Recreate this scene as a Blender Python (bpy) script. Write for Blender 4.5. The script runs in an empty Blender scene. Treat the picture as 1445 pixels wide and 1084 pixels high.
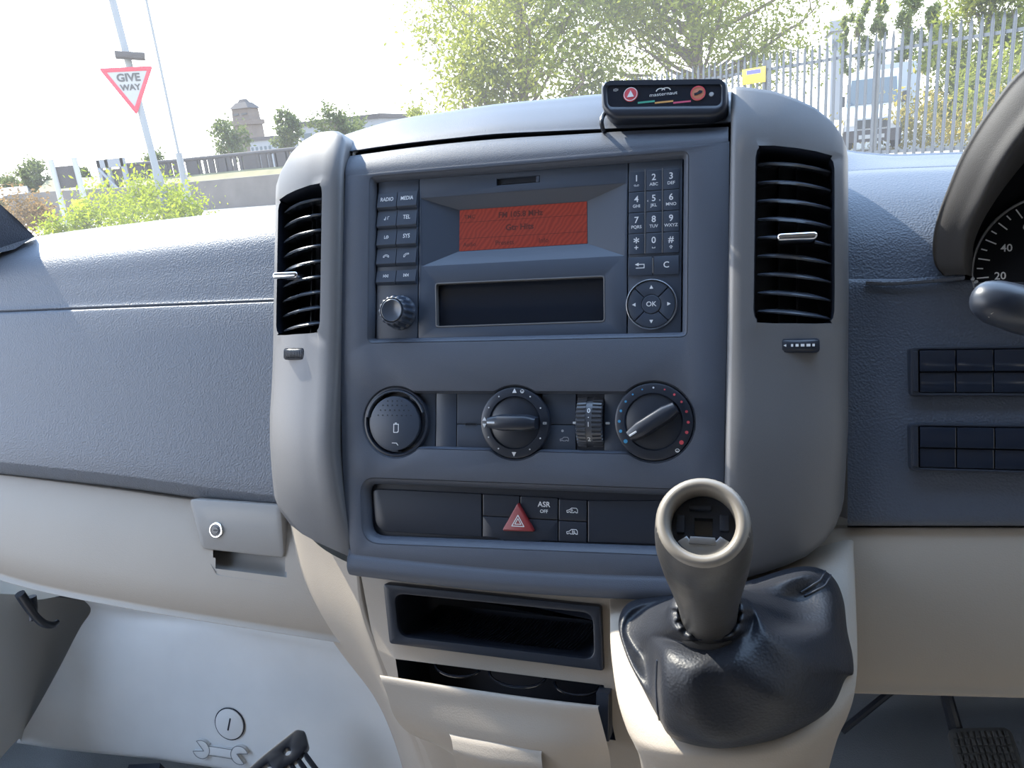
import bpy, bmesh, math, random
from mathutils import Vector, Matrix
import numpy as np
random.seed(7)
sc = bpy.context.scene
R_ = math.radians
# ---------------------------------------------------------------- frames and camera
F_PX, CX, CY = 1086.0, 722.5, 542.0
TILT = R_(20.0)                       # rake of the centre fascia
D0 = 0.575                            # camera to fascia plane
EYE = Vector((0.0, 0.0, 1.75))
AU = Vector((1, 0, 0)); AV = Vector((0, math.sin(TILT), math.cos(TILT))); AW = Vector((0, -math.cos(TILT), math.sin(TILT)))
OC = EYE - AW * D0
ROT_C = Matrix((AU, AV, AW)).transposed()          # fascia frame -> world
M_C = Matrix.Translation(OC) @ ROT_C.to_4x4()
ROT_CAM = Matrix.Rotation(R_(16.734), 3, 'Y') @ Matrix.Rotation(R_(1.792), 3, 'X') @ Matrix.Rotation(R_(0.4945), 3, 'Z')
cam_d = bpy.data.cameras.new('camera'); cam = bpy.data.objects.new('camera', cam_d); sc.collection.objects.link(cam)
cam_d.sensor_width = 36.0; cam_d.lens = F_PX / 1445 * 36.0; cam_d.clip_start = 0.02; cam_d.clip_end = 2000
cam.matrix_world = Matrix.Translation(EYE) @ (ROT_C @ ROT_CAM).to_4x4()
sc.camera = cam
# ---------------------------------------------------------------- light and exposure
sc.view_settings.view_transform = 'Standard'; sc.view_settings.look = 'None'
sc.view_settings.gamma = 1.0; sc.view_settings.use_curve_mapping = False
sc.view_settings.exposure = 0.0
world = bpy.data.worlds.new('sky'); sc.world = world; world.use_nodes = True
wn = world.node_tree.nodes; wl = world.node_tree.links
bg = wn['Background']
tc = wn.new('ShaderNodeTexCoord'); sp = wn.new('ShaderNodeSeparateXYZ'); cr = wn.new('ShaderNodeValToRGB')
wl.new(tc.outputs['Generated'], sp.inputs[0]); wl.new(sp.outputs['Z'], cr.inputs[0]); wl.new(cr.outputs[0], bg.inputs['Color'])
cr.color_ramp.elements[0].position = 0.0; cr.color_ramp.elements[0].color = (1.0, 0.97, 0.93, 1)
cr.color_ramp.elements[1].position = 0.55; cr.color_ramp.elements[1].color = (0.46, 0.66, 1.0, 1)
bg.inputs['Strength'].default_value = 5.5
SUN_DIR = Vector((-0.65, 0.285, 0.70)).normalized()
sd = bpy.data.lights.new('sun', 'SUN'); sun = bpy.data.objects.new('sun', sd); sc.collection.objects.link(sun)
sd.energy = 15.0; sd.color = (1.0, 0.91, 0.78); sd.angle = R_(0.6)
sun.rotation_euler = SUN_DIR.to_track_quat('Z', 'Y').to_euler()
sc.cycles.use_denoising = True
sc.cycles.transparent_max_bounces = 16
sc.cycles.max_bounces = 8

# ---------------------------------------------------------------- unprojection helpers
def rayC(px, py):
    return ROT_CAM @ Vector(((px - CX) / F_PX, -(py - CY) / F_PX, -1.0))
def P(px, py, w=0.0):                 # point of the fascia frame at height w (mm) above the fascia plane -> metres
    d = rayC(px, py); k = (D0 - w / 1000) / -d.z
    return Vector((d.x * k, d.y * k, w / 1000))
def ray(px, py):
    return ROT_C @ rayC(px, py)
def W(px, py, Y):                     # world point on the vertical plane Y metres ahead
    d = ray(px, py); return EYE + d * (Y / d.y)
def XW(px, py, X):                    # sight line meets the plane x = X
    d = ray(px, py); return EYE + d * (X / d.x)
def Z(px, py, z):                     # world point at height z
    d = ray(px, py); return EYE + d * ((z - EYE.z) / d.z)
def toC(p):
    return ROT_C.transposed() @ (Vector(p) - OC)
def out2(pts, w=0.0):                 # outline on the plane w
    return [P(x, y, w).to_2d() for x, y in pts]
MM = 0.001

# ---------------------------------------------------------------- materials
def srgb(r, g, b):
    def c(v):
        v /= 255.0
        return v / 12.92 if v <= 0.04045 else ((v + 0.055) / 1.055) ** 2.4
    return (c(r), c(g), c(b))
MATS = {}
def mat(name, col, rough=0.6, metal=0.0, spec=0.5, bump=None, vary=0.0, vscale=20.0, sheen=0.0, coat=0.0, emit=None, kind='noise', trans=0.0):
    m = bpy.data.materials.new(name); m.use_nodes = True
    nt = m.node_tree; b = nt.nodes['Principled BSDF']
    b.inputs['Base Color'].default_value = (*col, 1); b.inputs['Roughness'].default_value = rough
    b.inputs['Metallic'].default_value = metal; b.inputs['Specular IOR Level'].default_value = spec
    if sheen: b.inputs['Sheen Weight'].default_value = sheen
    if coat: b.inputs['Coat Weight'].default_value = coat
    if emit: b.inputs['Emission Color'].default_value = (*emit[0], 1); b.inputs['Emission Strength'].default_value = emit[1]
    t = nt.nodes.new('ShaderNodeTexCoord')
    if bump:
        if kind == 'leather':
            n = nt.nodes.new('ShaderNodeTexVoronoi'); n.feature = 'SMOOTH_F1'; n.inputs['Scale'].default_value = bump[0]
            src = n.outputs['Distance']
        else:
            n = nt.nodes.new('ShaderNodeTexNoise'); n.inputs['Scale'].default_value = bump[0]; n.inputs['Detail'].default_value = 3
            src = n.outputs[0]
        nt.links.new(t.outputs['Object'], n.inputs['Vector'])
        bp = nt.nodes.new('ShaderNodeBump'); bp.inputs['Strength'].default_value = bump[1]; bp.inputs['Distance'].default_value = bump[2] if len(bump) > 2 else 0.001
        nt.links.new(src, bp.inputs['Height']); nt.links.new(bp.outputs[0], b.inputs['Normal'])
    if vary:
        n2 = nt.nodes.new('ShaderNodeTexNoise'); n2.inputs['Scale'].default_value = vscale; n2.inputs['Detail'].default_value = 4
        nt.links.new(t.outputs['Object'], n2.inputs['Vector'])
        mx = nt.nodes.new('ShaderNodeMix'); mx.data_type = 'RGBA'
        mx.inputs[6].default_value = (*[c * (1 - vary) for c in col], 1); mx.inputs[7].default_value = (*[min(1, c * (1 + vary)) for c in col], 1)
        nt.links.new(n2.outputs[0], mx.inputs[0]); nt.links.new(mx.outputs[2], b.inputs['Base Color'])
    if trans:
        tr = nt.nodes.new('ShaderNodeBsdfTranslucent'); tr.inputs[0].default_value = (*col, 1)
        ms = nt.nodes.new('ShaderNodeMixShader'); ms.inputs[0].default_value = trans
        if vary: nt.links.new(mx.outputs[2], tr.inputs[0])
        nt.links.new(b.outputs[0], ms.inputs[1]); nt.links.new(tr.outputs[0], ms.inputs[2])
        nt.links.new(ms.outputs[0], nt.nodes['Material Output'].inputs['Surface'])
    MATS[name] = m
    return m
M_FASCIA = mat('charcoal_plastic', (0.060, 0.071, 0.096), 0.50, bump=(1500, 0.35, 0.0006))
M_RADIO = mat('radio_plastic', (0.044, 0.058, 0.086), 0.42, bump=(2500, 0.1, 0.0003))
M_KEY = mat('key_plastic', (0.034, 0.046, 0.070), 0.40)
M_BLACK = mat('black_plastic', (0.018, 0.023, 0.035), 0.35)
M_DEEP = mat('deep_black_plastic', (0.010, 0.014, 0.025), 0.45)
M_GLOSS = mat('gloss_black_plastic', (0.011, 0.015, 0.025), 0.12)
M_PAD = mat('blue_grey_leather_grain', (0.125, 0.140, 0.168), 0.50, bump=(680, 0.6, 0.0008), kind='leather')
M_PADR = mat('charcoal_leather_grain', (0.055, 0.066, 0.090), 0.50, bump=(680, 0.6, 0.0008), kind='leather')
M_GREY = mat('pale_grey_plastic', (0.305, 0.265, 0.222), 0.55, bump=(900, 0.25, 0.0006), vary=0.06, vscale=8)
M_GREYLATCH = mat('mid_grey_plastic', (0.24, 0.23, 0.22), 0.5, bump=(1400, 0.2, 0.0004))
M_SILVER = mat('silver_grey_paint', (0.140, 0.141, 0.148), 0.45, metal=0.3, bump=(2600, 0.25, 0.0003), vary=0.10, vscale=1800)
M_CHROME = mat('chrome', (0.75, 0.75, 0.76), 0.12, metal=1.0)
M_ALU = mat('satin_metal', (0.55, 0.56, 0.58), 0.3, metal=1.0)
M_MARK = mat('white_marking', (0.62, 0.64, 0.66), 0.6)
M_MARKDIM = mat('dim_marking', (0.30, 0.32, 0.35), 0.6)
M_SLAT = mat('vent_slat_plastic', (0.05, 0.06, 0.08), 0.22)
M_RED = mat('hazard_red', (0.20, 0.018, 0.022), 0.4)
M_DOTR = mat('dot_red', (0.55, 0.07, 0.09), 0.5)
M_DOTB = mat('dot_blue', (0.05, 0.25, 0.45), 0.5)
M_LEATHER = mat('black_leather', (0.014, 0.016, 0.022), 0.46, spec=0.35, bump=(620, 0.35, 0.0006), kind='leather')
M_KNOBRIM = mat('worn_sunlit_rim', (0.20, 0.18, 0.155), 0.35)  # worn rim, made paler so its colour also carries the sunlight
M_KNOB = mat('worn_black_rubber', (0.040, 0.038, 0.037), 0.38, bump=(600, 0.2, 0.0005))
M_LCDTXT = mat('lcd_ink', (0.07, 0.015, 0.012), 0.5)
M_FLOORC = mat('grey_speckled_mat', (0.30, 0.295, 0.29), 0.95, bump=(700, 0.8, 0.002), vary=0.35, vscale=600)
M_TOE = mat('grey_vinyl_cover', (0.72, 0.71, 0.69), 0.42, bump=(300, 0.06, 0.001), vary=0.14, vscale=9)
M_SIDE = mat('footwell_grey', (0.20, 0.205, 0.21), 0.5, bump=(300, 0.1, 0.001))
M_MOULD = mat('mid_grey_moulding', (0.50, 0.50, 0.49), 0.5, bump=(300, 0.1, 0.001))
M_DARKSLOPE = mat('dark_carpet', (0.20, 0.215, 0.24), 0.9, bump=(500, .5, .001))
M_HOOD = mat('hood_plastic', (0.036, 0.035, 0.036), 0.65, spec=.35, bump=(1500, 0.3, 0.0006))
M_CREAM = mat('cream_trim', (0.60, 0.57, 0.50), 0.55)
M_ROOF = mat('headliner', (0.25, 0.245, 0.235), 0.9)

def lcd_material():
    m = bpy.data.materials.new('red_lcd'); m.use_nodes = True; nt = m.node_tree; b = nt.nodes['Principled BSDF']
    t = nt.nodes.new('ShaderNodeTexCoord'); w = nt.nodes.new('ShaderNodeTexWave'); w.inputs['Scale'].default_value = 95; w.inputs['Distortion'].default_value = 6.0; w.inputs['Detail'].default_value = 1
    mp = nt.nodes.new('ShaderNodeMapping'); mp.inputs['Rotation'].default_value = (0, 0, 0.6)
    nt.links.new(t.outputs['Object'], mp.inputs[0]); nt.links.new(mp.outputs[0], w.inputs[0])
    mx = nt.nodes.new('ShaderNodeMix'); mx.data_type = 'RGBA'
    mx.inputs[6].default_value = (*srgb(140, 54, 46), 1); mx.inputs[7].default_value = (*srgb(172, 70, 56), 1)
    nt.links.new(w.outputs[0], mx.inputs[0])
    b.inputs['Base Color'].default_value = (0.03, 0.01, 0.01, 1); b.inputs['Roughness'].default_value = 0.3
    nt.links.new(mx.outputs[2], b.inputs['Emission Color']); b.inputs['Emission Strength'].default_value = 0.45
    return m
M_LCD = lcd_material()
def glass_material():
    m = bpy.data.materials.new('veiled_windscreen_glass'); m.use_nodes = True; nt = m.node_tree
    for n in list(nt.nodes): nt.nodes.remove(n)
    o = nt.nodes.new('ShaderNodeOutputMaterial')
    tr = nt.nodes.new('ShaderNodeBsdfTransparent'); tr.inputs[0].default_value = (0.93, 0.96, 0.95, 1)
    gl = nt.nodes.new('ShaderNodeBsdfGlossy'); gl.inputs['Roughness'].default_value = 0.02; gl.inputs[0].default_value = (1, 1, 1, 1)
    du = nt.nodes.new('ShaderNodeBsdfTranslucent'); du.inputs[0].default_value = (0.9, 0.9, 0.88, 1)  # thin translucent dust layer added to give the milky glare veil
    m1 = nt.nodes.new('ShaderNodeMixShader'); m1.inputs[0].default_value = 0.03
    m2 = nt.nodes.new('ShaderNodeMixShader')
    t = nt.nodes.new('ShaderNodeTexCoord'); n = nt.nodes.new('ShaderNodeTexNoise'); n.inputs['Scale'].default_value = 3.0; n.inputs['Detail'].default_value = 6
    mr = nt.nodes.new('ShaderNodeMapRange'); mr.inputs['From Min'].default_value = 0.3; mr.inputs['From Max'].default_value = 0.7; mr.inputs['To Min'].default_value = 0.014; mr.inputs['To Max'].default_value = 0.032
    nt.links.new(t.outputs['Object'], n.inputs[0]); nt.links.new(n.outputs[0], mr.inputs[0]); nt.links.new(mr.outputs[0], m2.inputs[0])
    nt.links.new(tr.outputs[0], m1.inputs[1]); nt.links.new(gl.outputs[0], m1.inputs[2])
    nt.links.new(m1.outputs[0], m2.inputs[1]); nt.links.new(du.outputs[0], m2.inputs[2]); nt.links.new(m2.outputs[0], o.inputs[0])
    return m
M_GLASS = glass_material()

# ---------------------------------------------------------------- objects
BASE = {}
def thing(name, label, cat, base=(0, 0, 0), group=None, world=False):
    """An Empty at the thing's base; its parts are given in the fascia frame (or in world coordinates)."""
    o = bpy.data.objects.new(name, None); sc.collection.objects.link(o)
    b = Vector(base)
    o.matrix_world = Matrix.Translation(b) if world else M_C @ Matrix.Translation(b)
    o.empty_display_size = 0.02
    o['label'] = label; o['category'] = cat
    if group: o['group'] = group
    BASE[o.name] = b
    return o
def link_mesh(name, me, m, parent):
    o = bpy.data.objects.new(name, me); sc.collection.objects.link(o)
    if m: me.materials.append(m)
    if parent: o.parent = parent
    return o
def obj(name, geo, m, parent=None, smooth=35, label=None):
    """One mesh object from (verts, faces) in the frame of its thing."""
    v, f = geo
    if parent:
        root = parent
        while root.parent: root = root.parent
        b = BASE[root.name]
        v = [Vector(p) - b for p in v]
    me = bpy.data.meshes.new(name); me.from_pydata([tuple(p) for p in v], [], f)
    bm = bmesh.new(); bm.from_mesh(me)
    bmesh.ops.remove_doubles(bm, verts=bm.verts, dist=1e-6)
    bmesh.ops.recalc_face_normals(bm, faces=bm.faces); bm.to_mesh(me); bm.free()
    if smooth:
        me.polygons.foreach_set('use_smooth', [True] * len(me.polygons))
        me.set_sharp_from_angle(angle=R_(smooth))
    o = link_mesh(name, me, m, parent)
    if label: o['label'] = label
    return o
def struct(name, geo, m, smooth=35):
    o = obj(name, geo, m, None, smooth); o['kind'] = 'structure'; return o
def inC(geo):                          # fascia-frame geometry -> world
    return ([M_C @ Vector(p) for p in geo[0]], geo[1])
def join(*geos):
    V, Fc = [], []
    for v, f in geos:
        n = len(V); V += [Vector(p) for p in v]; Fc += [[i + n for i in q] for q in f]
    return V, Fc
def move(geo, d):
    d = Vector(d); return ([Vector(p) + d for p in geo[0]], geo[1])
def xform(geo, M):
    return ([M @ Vector(p) for p in geo[0]], geo[1])

# ---------------------------------------------------------------- 2D outlines
def area(p):
    return 0.5 * sum(p[i][0] * p[(i + 1) % len(p)][1] - p[(i + 1) % len(p)][0] * p[i][1] for i in range(len(p)))
def rrect(x0, y0, x1, y1, r, n=5):
    x0, x1 = min(x0, x1), max(x0, x1); y0, y1 = min(y0, y1), max(y0, y1)
    r = min(r, (x1 - x0) / 2.001, (y1 - y0) / 2.001)
    o = []
    for cx, cy, a in ((x1 - r, y1 - r, 0), (x0 + r, y1 - r, 90), (x0 + r, y0 + r, 180), (x1 - r, y0 + r, 270)):
        for k in range(n + 1):
            t = R_(a + 90 * k / n); o.append(Vector((cx + r * math.cos(t), cy + r * math.sin(t))))
    return o
def rpoly(pts, r, n=5):
    """Polygon with rounded corners (pts 2D, r one radius or a list)."""
    o = []; N = len(pts); pts = [Vector(p) for p in pts]
    for i in range(N):
        p, a, b = pts[i], pts[i - 1], pts[(i + 1) % N]
        rr = r[i] if isinstance(r, (list, tuple)) else r
        if rr <= 0: o.append(p); continue
        d1, d2 = (a - p), (b - p); l1, l2 = d1.length, d2.length; d1 /= l1; d2 /= l2
        k = min(rr, l1 * .49, l2 * .49)
        s, e = p + d1 * k, p + d2 * k
        for j in range(n + 1):
            t = j / n; o.append(s * (1 - t) ** 2 + p * 2 * t * (1 - t) + e * t * t)
    return o
def circ(cx, cy, r, n=40, a0=0, a1=360):
    return [Vector((cx + r * math.cos(R_(a0 + (a1 - a0) * k / n)), cy + r * math.sin(R_(a0 + (a1 - a0) * k / n)))) for k in range(n if a1 - a0 >= 360 else n + 1)]
def offset(p, d):
    """Move each point of a closed loop to its left by d."""
    N = len(p); o = []
    for i in range(N):
        a, b, c = p[i - 1], p[i], p[(i + 1) % N]
        e1 = (b - a); e2 = (c - b)
        if e1.length < 1e-9: e1 = e2
        if e2.length < 1e-9: e2 = e1
        e1 = e1.normalized(); e2 = e2.normalized()
        n1 = Vector((-e1.y, e1.x)); n2 = Vector((-e2.y, e2.x)); m = n1 + n2
        if m.length < 1e-6: m = n1
        m.normalize(); k = max(0.45, m.dot(n1))
        o.append(b + m * (d / k))
    return o
def plate(outline, z0, z1, b=0.0006, holes=(), seg=2, back=False):
    """Solid plate over an outline (with holes), its front edges rounded by b."""
    bm = bmesh.new(); fill = []; fillb = []
    loops = [(list(map(Vector, outline)), True)] + [(list(map(Vector, h)), False) for h in holes]
    for p, outer in loops:
        q = [p[0]]
        for t in p[1:]:
            if (t - q[-1]).length > 1e-6: q.append(t)
        if (q[0] - q[-1]).length < 1e-6: q.pop()
        p = q
        if (area(p) > 0) != outer: p = p[::-1]
        lev = [(0.0, z0)] + ([(0.0, z1 - b)] if b else [(0.0, z1)])
        if b: lev += [(b * (1 - math.cos(R_(90 * k / seg))), z1 - b + b * math.sin(R_(90 * k / seg))) for k in range(1, seg + 1)]
        prev = None
        for off, z in lev:
            q = offset(p, off) if off else p
            ring = [bm.verts.new((t.x, t.y, z)) for t in q]
            if prev:
                for i in range(len(ring)):
                    j = (i + 1) % len(ring); bm.faces.new((prev[i], prev[j], ring[j], ring[i]))
            elif back:
                fillb += [(ring[i], ring[(i + 1) % len(ring)]) for i in range(len(ring))]
            prev = ring
        fill += [(prev[i], prev[(i + 1) % len(prev)]) for i in range(len(prev))]
    def ed(ps):
        r = []
        for a, c in ps:
            e = bm.edges.get((a, c)) or bm.edges.new((a, c)); r.append(e)
        return r
    bmesh.ops.triangle_fill(bm, use_beauty=True, use_dissolve=False, edges=ed(fill), normal=(0, 0, 1))
    if back: bmesh.ops.triangle_fill(bm, use_beauty=True, use_dissolve=False, edges=ed(fillb), normal=(0, 0, -1))
    bm.verts.index_update()
    v = [x.co.copy() for x in bm.verts]; f = [[x.index for x in q.verts] for q in bm.faces]; bm.free()
    return v, f
def box(x0, x1, y0, y1, z0, z1, b=0.0006, r=0.0006):
    return plate(rrect(x0, y0, x1, y1, r, 3), z0, z1, b, back=True)
def flat(outline, z):
    return plate(outline, z - 0.0003, z, 0)
def lathe(prof, n=40, c=(0, 0, 0), M=None, caps=True):
    """prof: (radius, height) pairs turned about the z axis."""
    v, f = [], []
    for r, z in prof:
        for k in range(n):
            a = 2 * math.pi * k / n; v.append(Vector((r * math.cos(a), r * math.sin(a), z)))
    for i in range(len(prof) - 1):
        for k in range(n):
            j = (k + 1) % n; f.append([i * n + k, i * n + j, (i + 1) * n + j, (i + 1) * n + k])
    if caps and prof[-1][0] > 1e-6: f.append([(len(prof) - 1) * n + k for k in range(n)])
    if caps and prof[0][0] > 1e-6: f.append([k for k in range(n)][::-1])
    if M: v = [M @ p for p in v]
    return [p + Vector(c) for p in v], f
def cr_eval(pts, n):
    """n points along a Catmull-Rom curve through pts."""
    N = len(pts); o = []
    if N == 2: return [pts[0].lerp(pts[1], k / (n - 1)) for k in range(n)]
    for k in range(n):
        t = k / (n - 1) * (N - 1); i = min(int(t), N - 2); u = t - i
        p1, p2 = pts[i], pts[i + 1]
        p0 = pts[i - 1] if i > 0 else p1 * 2 - p2
        p3 = pts[i + 2] if i + 2 < N else p2 * 2 - p1
        o.append(0.5 * ((2 * p1) + (p2 - p0) * u + (2 * p0 - 5 * p1 + 4 * p2 - p3) * u * u + (3 * p1 - p0 - 3 * p2 + p3) * u ** 3))
    return o
def grid_faces(nr, nc, closed=False):
    f = []
    for i in range(nr - 1):
        for j in range(nc if closed else nc - 1):
            k = (j + 1) % nc; f.append([i * nc + j, i * nc + k, (i + 1) * nc + k, (i + 1) * nc + j])
    return f
def loft(rows, nu=40, nv=40, drop=None):
    rows = [cr_eval([Vector(p) for p in r], nu) for r in rows]
    cols = [cr_eval([r[j] for r in rows], nv) for j in range(nu)]
    v = [cols[j][i] for i in range(nv) for j in range(nu)]
    f = grid_faces(nv, nu)
    if drop: f = [q for q in f if not drop(sum((v[i] for i in q), Vector()) / 4)]
    return v, f
def tube(path, rad, n=10, smooth_n=None, caps=True):
    path = [Vector(p) for p in path]
    if smooth_n:
        if not isinstance(rad, (int, float)):
            rad = [v.x for v in cr_eval([Vector((r, 0, 0)) for r in rad], smooth_n)]
        path = cr_eval(path, smooth_n)
    rads = [rad] * len(path) if isinstance(rad, (int, float)) else rad
    v, f = [], []
    nrm = None
    for i, p in enumerate(path):
        t = (path[min(i + 1, len(path) - 1)] - path[max(i - 1, 0)]).normalized()
        if nrm is None: nrm = t.orthogonal().normalized()
        nrm = (nrm - t * nrm.dot(t)); nrm.normalize(); bn = t.cross(nrm)
        for k in range(n):
            a = 2 * math.pi * k / n; v.append(p + (nrm * math.cos(a) + bn * math.sin(a)) * rads[i])
    f = grid_faces(len(path), n, True)
    if caps: f += [[k for k in range(n)][::-1], [(len(path) - 1) * n + k for k in range(n)]]
    return v, f
def stroke(pts, wd, z, closed=False):
    """Flat line of width wd through 2D points."""
    pts = [Vector(p) for p in pts]; v, f = [], []
    n = len(pts)
    for i in range(n if closed else n - 1):
        a, b = pts[i], pts[(i + 1) % n]; d = (b - a)
        if d.length < 1e-9: continue
        d.normalize(); q = Vector((-d.y, d.x)) * wd / 2; a = a - d * wd * .3; b = b + d * wd * .3
        k = len(v); zz = z + 0.000004 * i
        v += [Vector((*(a - q), zz)), Vector((*(b - q), zz)), Vector((*(b + q), zz)), Vector((*(a + q), zz))]; f.append([k, k + 1, k + 2, k + 3])
    return v, f
def text(s, size, x, y, z, sx=1.0, ax='CENTER', bold=0.012):
    cu = bpy.data.curves.new('lettering', 'FONT'); cu.body = s; cu.size = size; cu.align_x = ax; cu.align_y = 'CENTER'; cu.resolution_u = 3; cu.offset = bold * size
    o = bpy.data.objects.new('lettering', cu); me = bpy.data.meshes.new_from_object(o)
    v = [Vector((p.co.x * sx + x, p.co.y + y, z)) for p in me.vertices]; f = [list(p.vertices) for p in me.polygons]
    bpy.data.objects.remove(o); bpy.data.curves.remove(cu); bpy.data.meshes.remove(me)
    return v, f
def tri(cx, cy, r, ang, z, k=1.0):
    return flat([Vector((cx + r * k * math.cos(R_(ang)), cy + r * k * math.sin(R_(ang)))), Vector((cx + r * math.cos(R_(ang + 125)), cy + r * math.sin(R_(ang + 125)))), Vector((cx + r * math.cos(R_(ang - 125)), cy + r * math.sin(R_(ang - 125))))], z)
def m2(p, x=0, y=0):
    return [Vector((a * MM + x, b * MM + y)) for a, b in p]
def inpoly(p, poly):
    x, y = p[0], p[1]; c = False; j = len(poly) - 1
    for i in range(len(poly)):
        a, b = poly[i], poly[j]
        if (a[1] > y) != (b[1] > y) and x < (b[0] - a[0]) * (y - a[1]) / (b[1] - a[1]) + a[0]: c = not c
        j = i
    return c
def topx(p):                           # fascia-frame point -> photograph pixel (for trimming openings)
    d = ROT_CAM.transposed() @ (Vector(p) - Vector((0, 0, D0)))
    return (CX + F_PX * d.x / -d.z, CY - F_PX * d.y / -d.z)

# ================================================================ THE CAB: structure
def Wv(x, y, z): return Vector((x, y, z))
def panel(pts, nu=2, nv=2): return loft(pts, nu, nv)
M_BULK = mat('dark_bulkhead', (0.07, 0.07, 0.075), 0.8)
FLOOR_Z = 0.76
XL, XR = -1.36, 0.98
struct('floor', box(XL, XR, -1.3, 1.45, FLOOR_Z - 0.04, FLOOR_Z, 0.004), M_FLOORC)
struct('ceiling', box(XL, XR, -1.3, 0.32, 2.50, 2.54, 0.01), M_ROOF)
struct('wall_front', box(XL, XR, 1.45, 1.50, FLOOR_Z, 1.56, 0.004), M_SIDE)
struct('wall_back', box(XL, XR, -1.34, -1.3, FLOOR_Z, 2.5, 0.004), M_BULK)
for nm, x0 in (('wall_left', XL - .05), ('wall_right', XR)):
    ol = [Vector(p) for p in ((-1.3, FLOOR_Z), (1.45, FLOOR_Z), (1.45, 1.50), (0.95, 1.50), (0.40, 2.5), (-1.3, 2.5))]
    wn_ = [Vector(p) for p in ((-.95, 1.30), (0.62, 1.30), (0.80, 1.53), (0.32, 2.40), (-.95, 2.40))]
    struct(nm, plate(ol, 0, .05, .004, holes=[wn_] if nm == 'wall_left' else [], back=True), M_SIDE)  # unseen right wall left windowless to darken the driver's side
    o = bpy.data.objects[nm]
    o.matrix_world = Matrix(((0, 0, 1, x0), (1, 0, 0, 0), (0, 1, 0, 0), (0, 0, 0, 1)))
# windscreen, bowed: its sides sweep back to the corner pillars
def ws(x, t):
    k = ((x - (XL + XR) / 2) / ((XR - XL) / 2)) ** 2
    return Wv(x, 1.43 - 1.02 * t - (0.46 - .40 * t) * k, 1.56 + 0.94 * t + 0.05 * math.sin(math.pi * t))
struct('window_1', loft([[ws(XL + (XR - XL) * i / 12, t / 6) for i in range(13)] for t in range(7)], 36, 20), M_GLASS)
struct('trim_3', loft([[ws(XL + (XR - XL) * i / 12, 0) + Vector((0, 0, .004)) for i in range(13)], [Vector((XL + (XR - XL) * i / 12, 1.46, 1.53)) for i in range(13)]], 36, 3), M_SIDE)
def pillar_tr(nm, x):
    p = [ws(x, k / 6) for k in range(7)]
    struct(nm, tube(p, [0.07, .06, .05, .05, .05, .055, .06], 14, 24), M_SIDE)
qa = [W(-70, 225, .66), W(0, 288, .70), W(26, 311, .72), W(49, 334, .745), W(20, 352, .72), W(-70, 372, .66)]
qb = [EYE + (p - EYE) * 1.035 for p in qa]
struct('trim_4', (qa + qb, [[0, 1, 2, 3, 4, 5], [11, 10, 9, 8, 7, 6]] + [[i, (i + 1) % 6, (i + 1) % 6 + 6, i + 6] for i in range(6)]), M_PADR, 0)
pillar_tr('trim_1', XL); pillar_tr('trim_2', XR)

# ================================================================ DASHBOARD
dash = thing('dashboard', 'wide charcoal dashboard with leather grain pads and pale grey lower panels', 'dashboard', (0, 0, -0.1))
def fwd(p, d, dz=0.0):                 # a fascia-frame point moved d metres ahead in the cab
    return toC(M_C @ Vector(p) + Vector((0, d, dz)))
def row(pts): return [P(*q) for q in pts]
xs = (-140, -40, 60, 180, 290, 392, 440, 520, 620)
def ys(tab):
    return lambda x: np.interp(x, [t[0] for t in tab], [t[1] for t in tab]) if tab[0][0] <= x <= tab[-1][0] else (tab[0][1] + (tab[1][1] - tab[0][1]) / (tab[1][0] - tab[0][0]) * (x - tab[0][0]) if x < tab[0][0] else tab[-1][1] + (tab[-1][1] - tab[-2][1]) / (tab[-1][0] - tab[-2][0]) * (x - tab[-1][0]))
sil = ys([(0, 344), (60, 333), (150, 321), (270, 307), (390, 293)])
cre = ys([(0, 440), (375, 425)])
low = ys([(0, 655), (150, 671), (270, 688), (395, 704)])
A = [P(x, sil(x), -190) for x in xs]
pad_top = [[fwd(p, 0.62, -0.12) for p in A], [fwd(p, 0.30, -0.035) for p in A], [fwd(p, 0.07, -0.004) for p in A], A,
           [P(x, sil(x) + 8, -152) for x in xs], [P(x, sil(x) + 22, -115) for x in xs], [P(x, sil(x) + 40, -100) for x in xs],
           [P(x, (sil(x) + 40 + cre(x)) / 2, -96.5) for x in xs], [P(x, cre(x) - 8, -95) for x in xs], [P(x, cre(x) - 2, -94) for x in xs], [P(x, cre(x) + 1.5, -97) for x in xs]]
pad_low = [[P(x, cre(x) - 1, -99) for x in xs], [P(x, cre(x) + 3, -92) for x in xs], [P(x, cre(x) + 8, -89) for x in xs], [P(x, 500, -87) for x in xs], [P(x, 570, -86) for x in xs],
           [P(x, low(x) - 34, -85) for x in xs], [P(x, low(x) - 8, -86) for x in xs], [P(x, low(x), -88) for x in xs], [P(x, low(x) + 12, -97) for x in xs], [P(x, low(x) + 15, -112) for x in xs]]
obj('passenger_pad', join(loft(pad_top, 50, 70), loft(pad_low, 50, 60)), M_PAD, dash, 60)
xl = (-140, -40, 60, 180, 265, 340, 395, 440, 490)
seam = ys([(0, 668), (130, 684), (265, 703), (395, 714), (490, 722)])
bot = ys([(0, 812), (85, 836), (240, 863), (360, 882), (470, 899), (490, 902)])
GL_HOLE = [(290, 735), (400, 740), (404, 815), (306, 804)]
lowp = [[P(x, seam(x) - 3, -112) for x in xl], [P(x, seam(x) + 1, -103) for x in xl], [P(x, seam(x) + 8, -98) for x in xl],
        [P(x, seam(x) * .62 + bot(x) * .38, -86) for x in xl], [P(x, seam(x) * .25 + bot(x) * .75, -80) for x in xl],
        [P(x, bot(x) - 4, -83) for x in xl], [P(x, bot(x), -90) for x in xl],
        [fwd(P(x, bot(x), -95), 0.10, -0.01) for x in xl], [fwd(P(x, bot(x), -95), 0.45, 0.08) for x in xl]]
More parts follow.
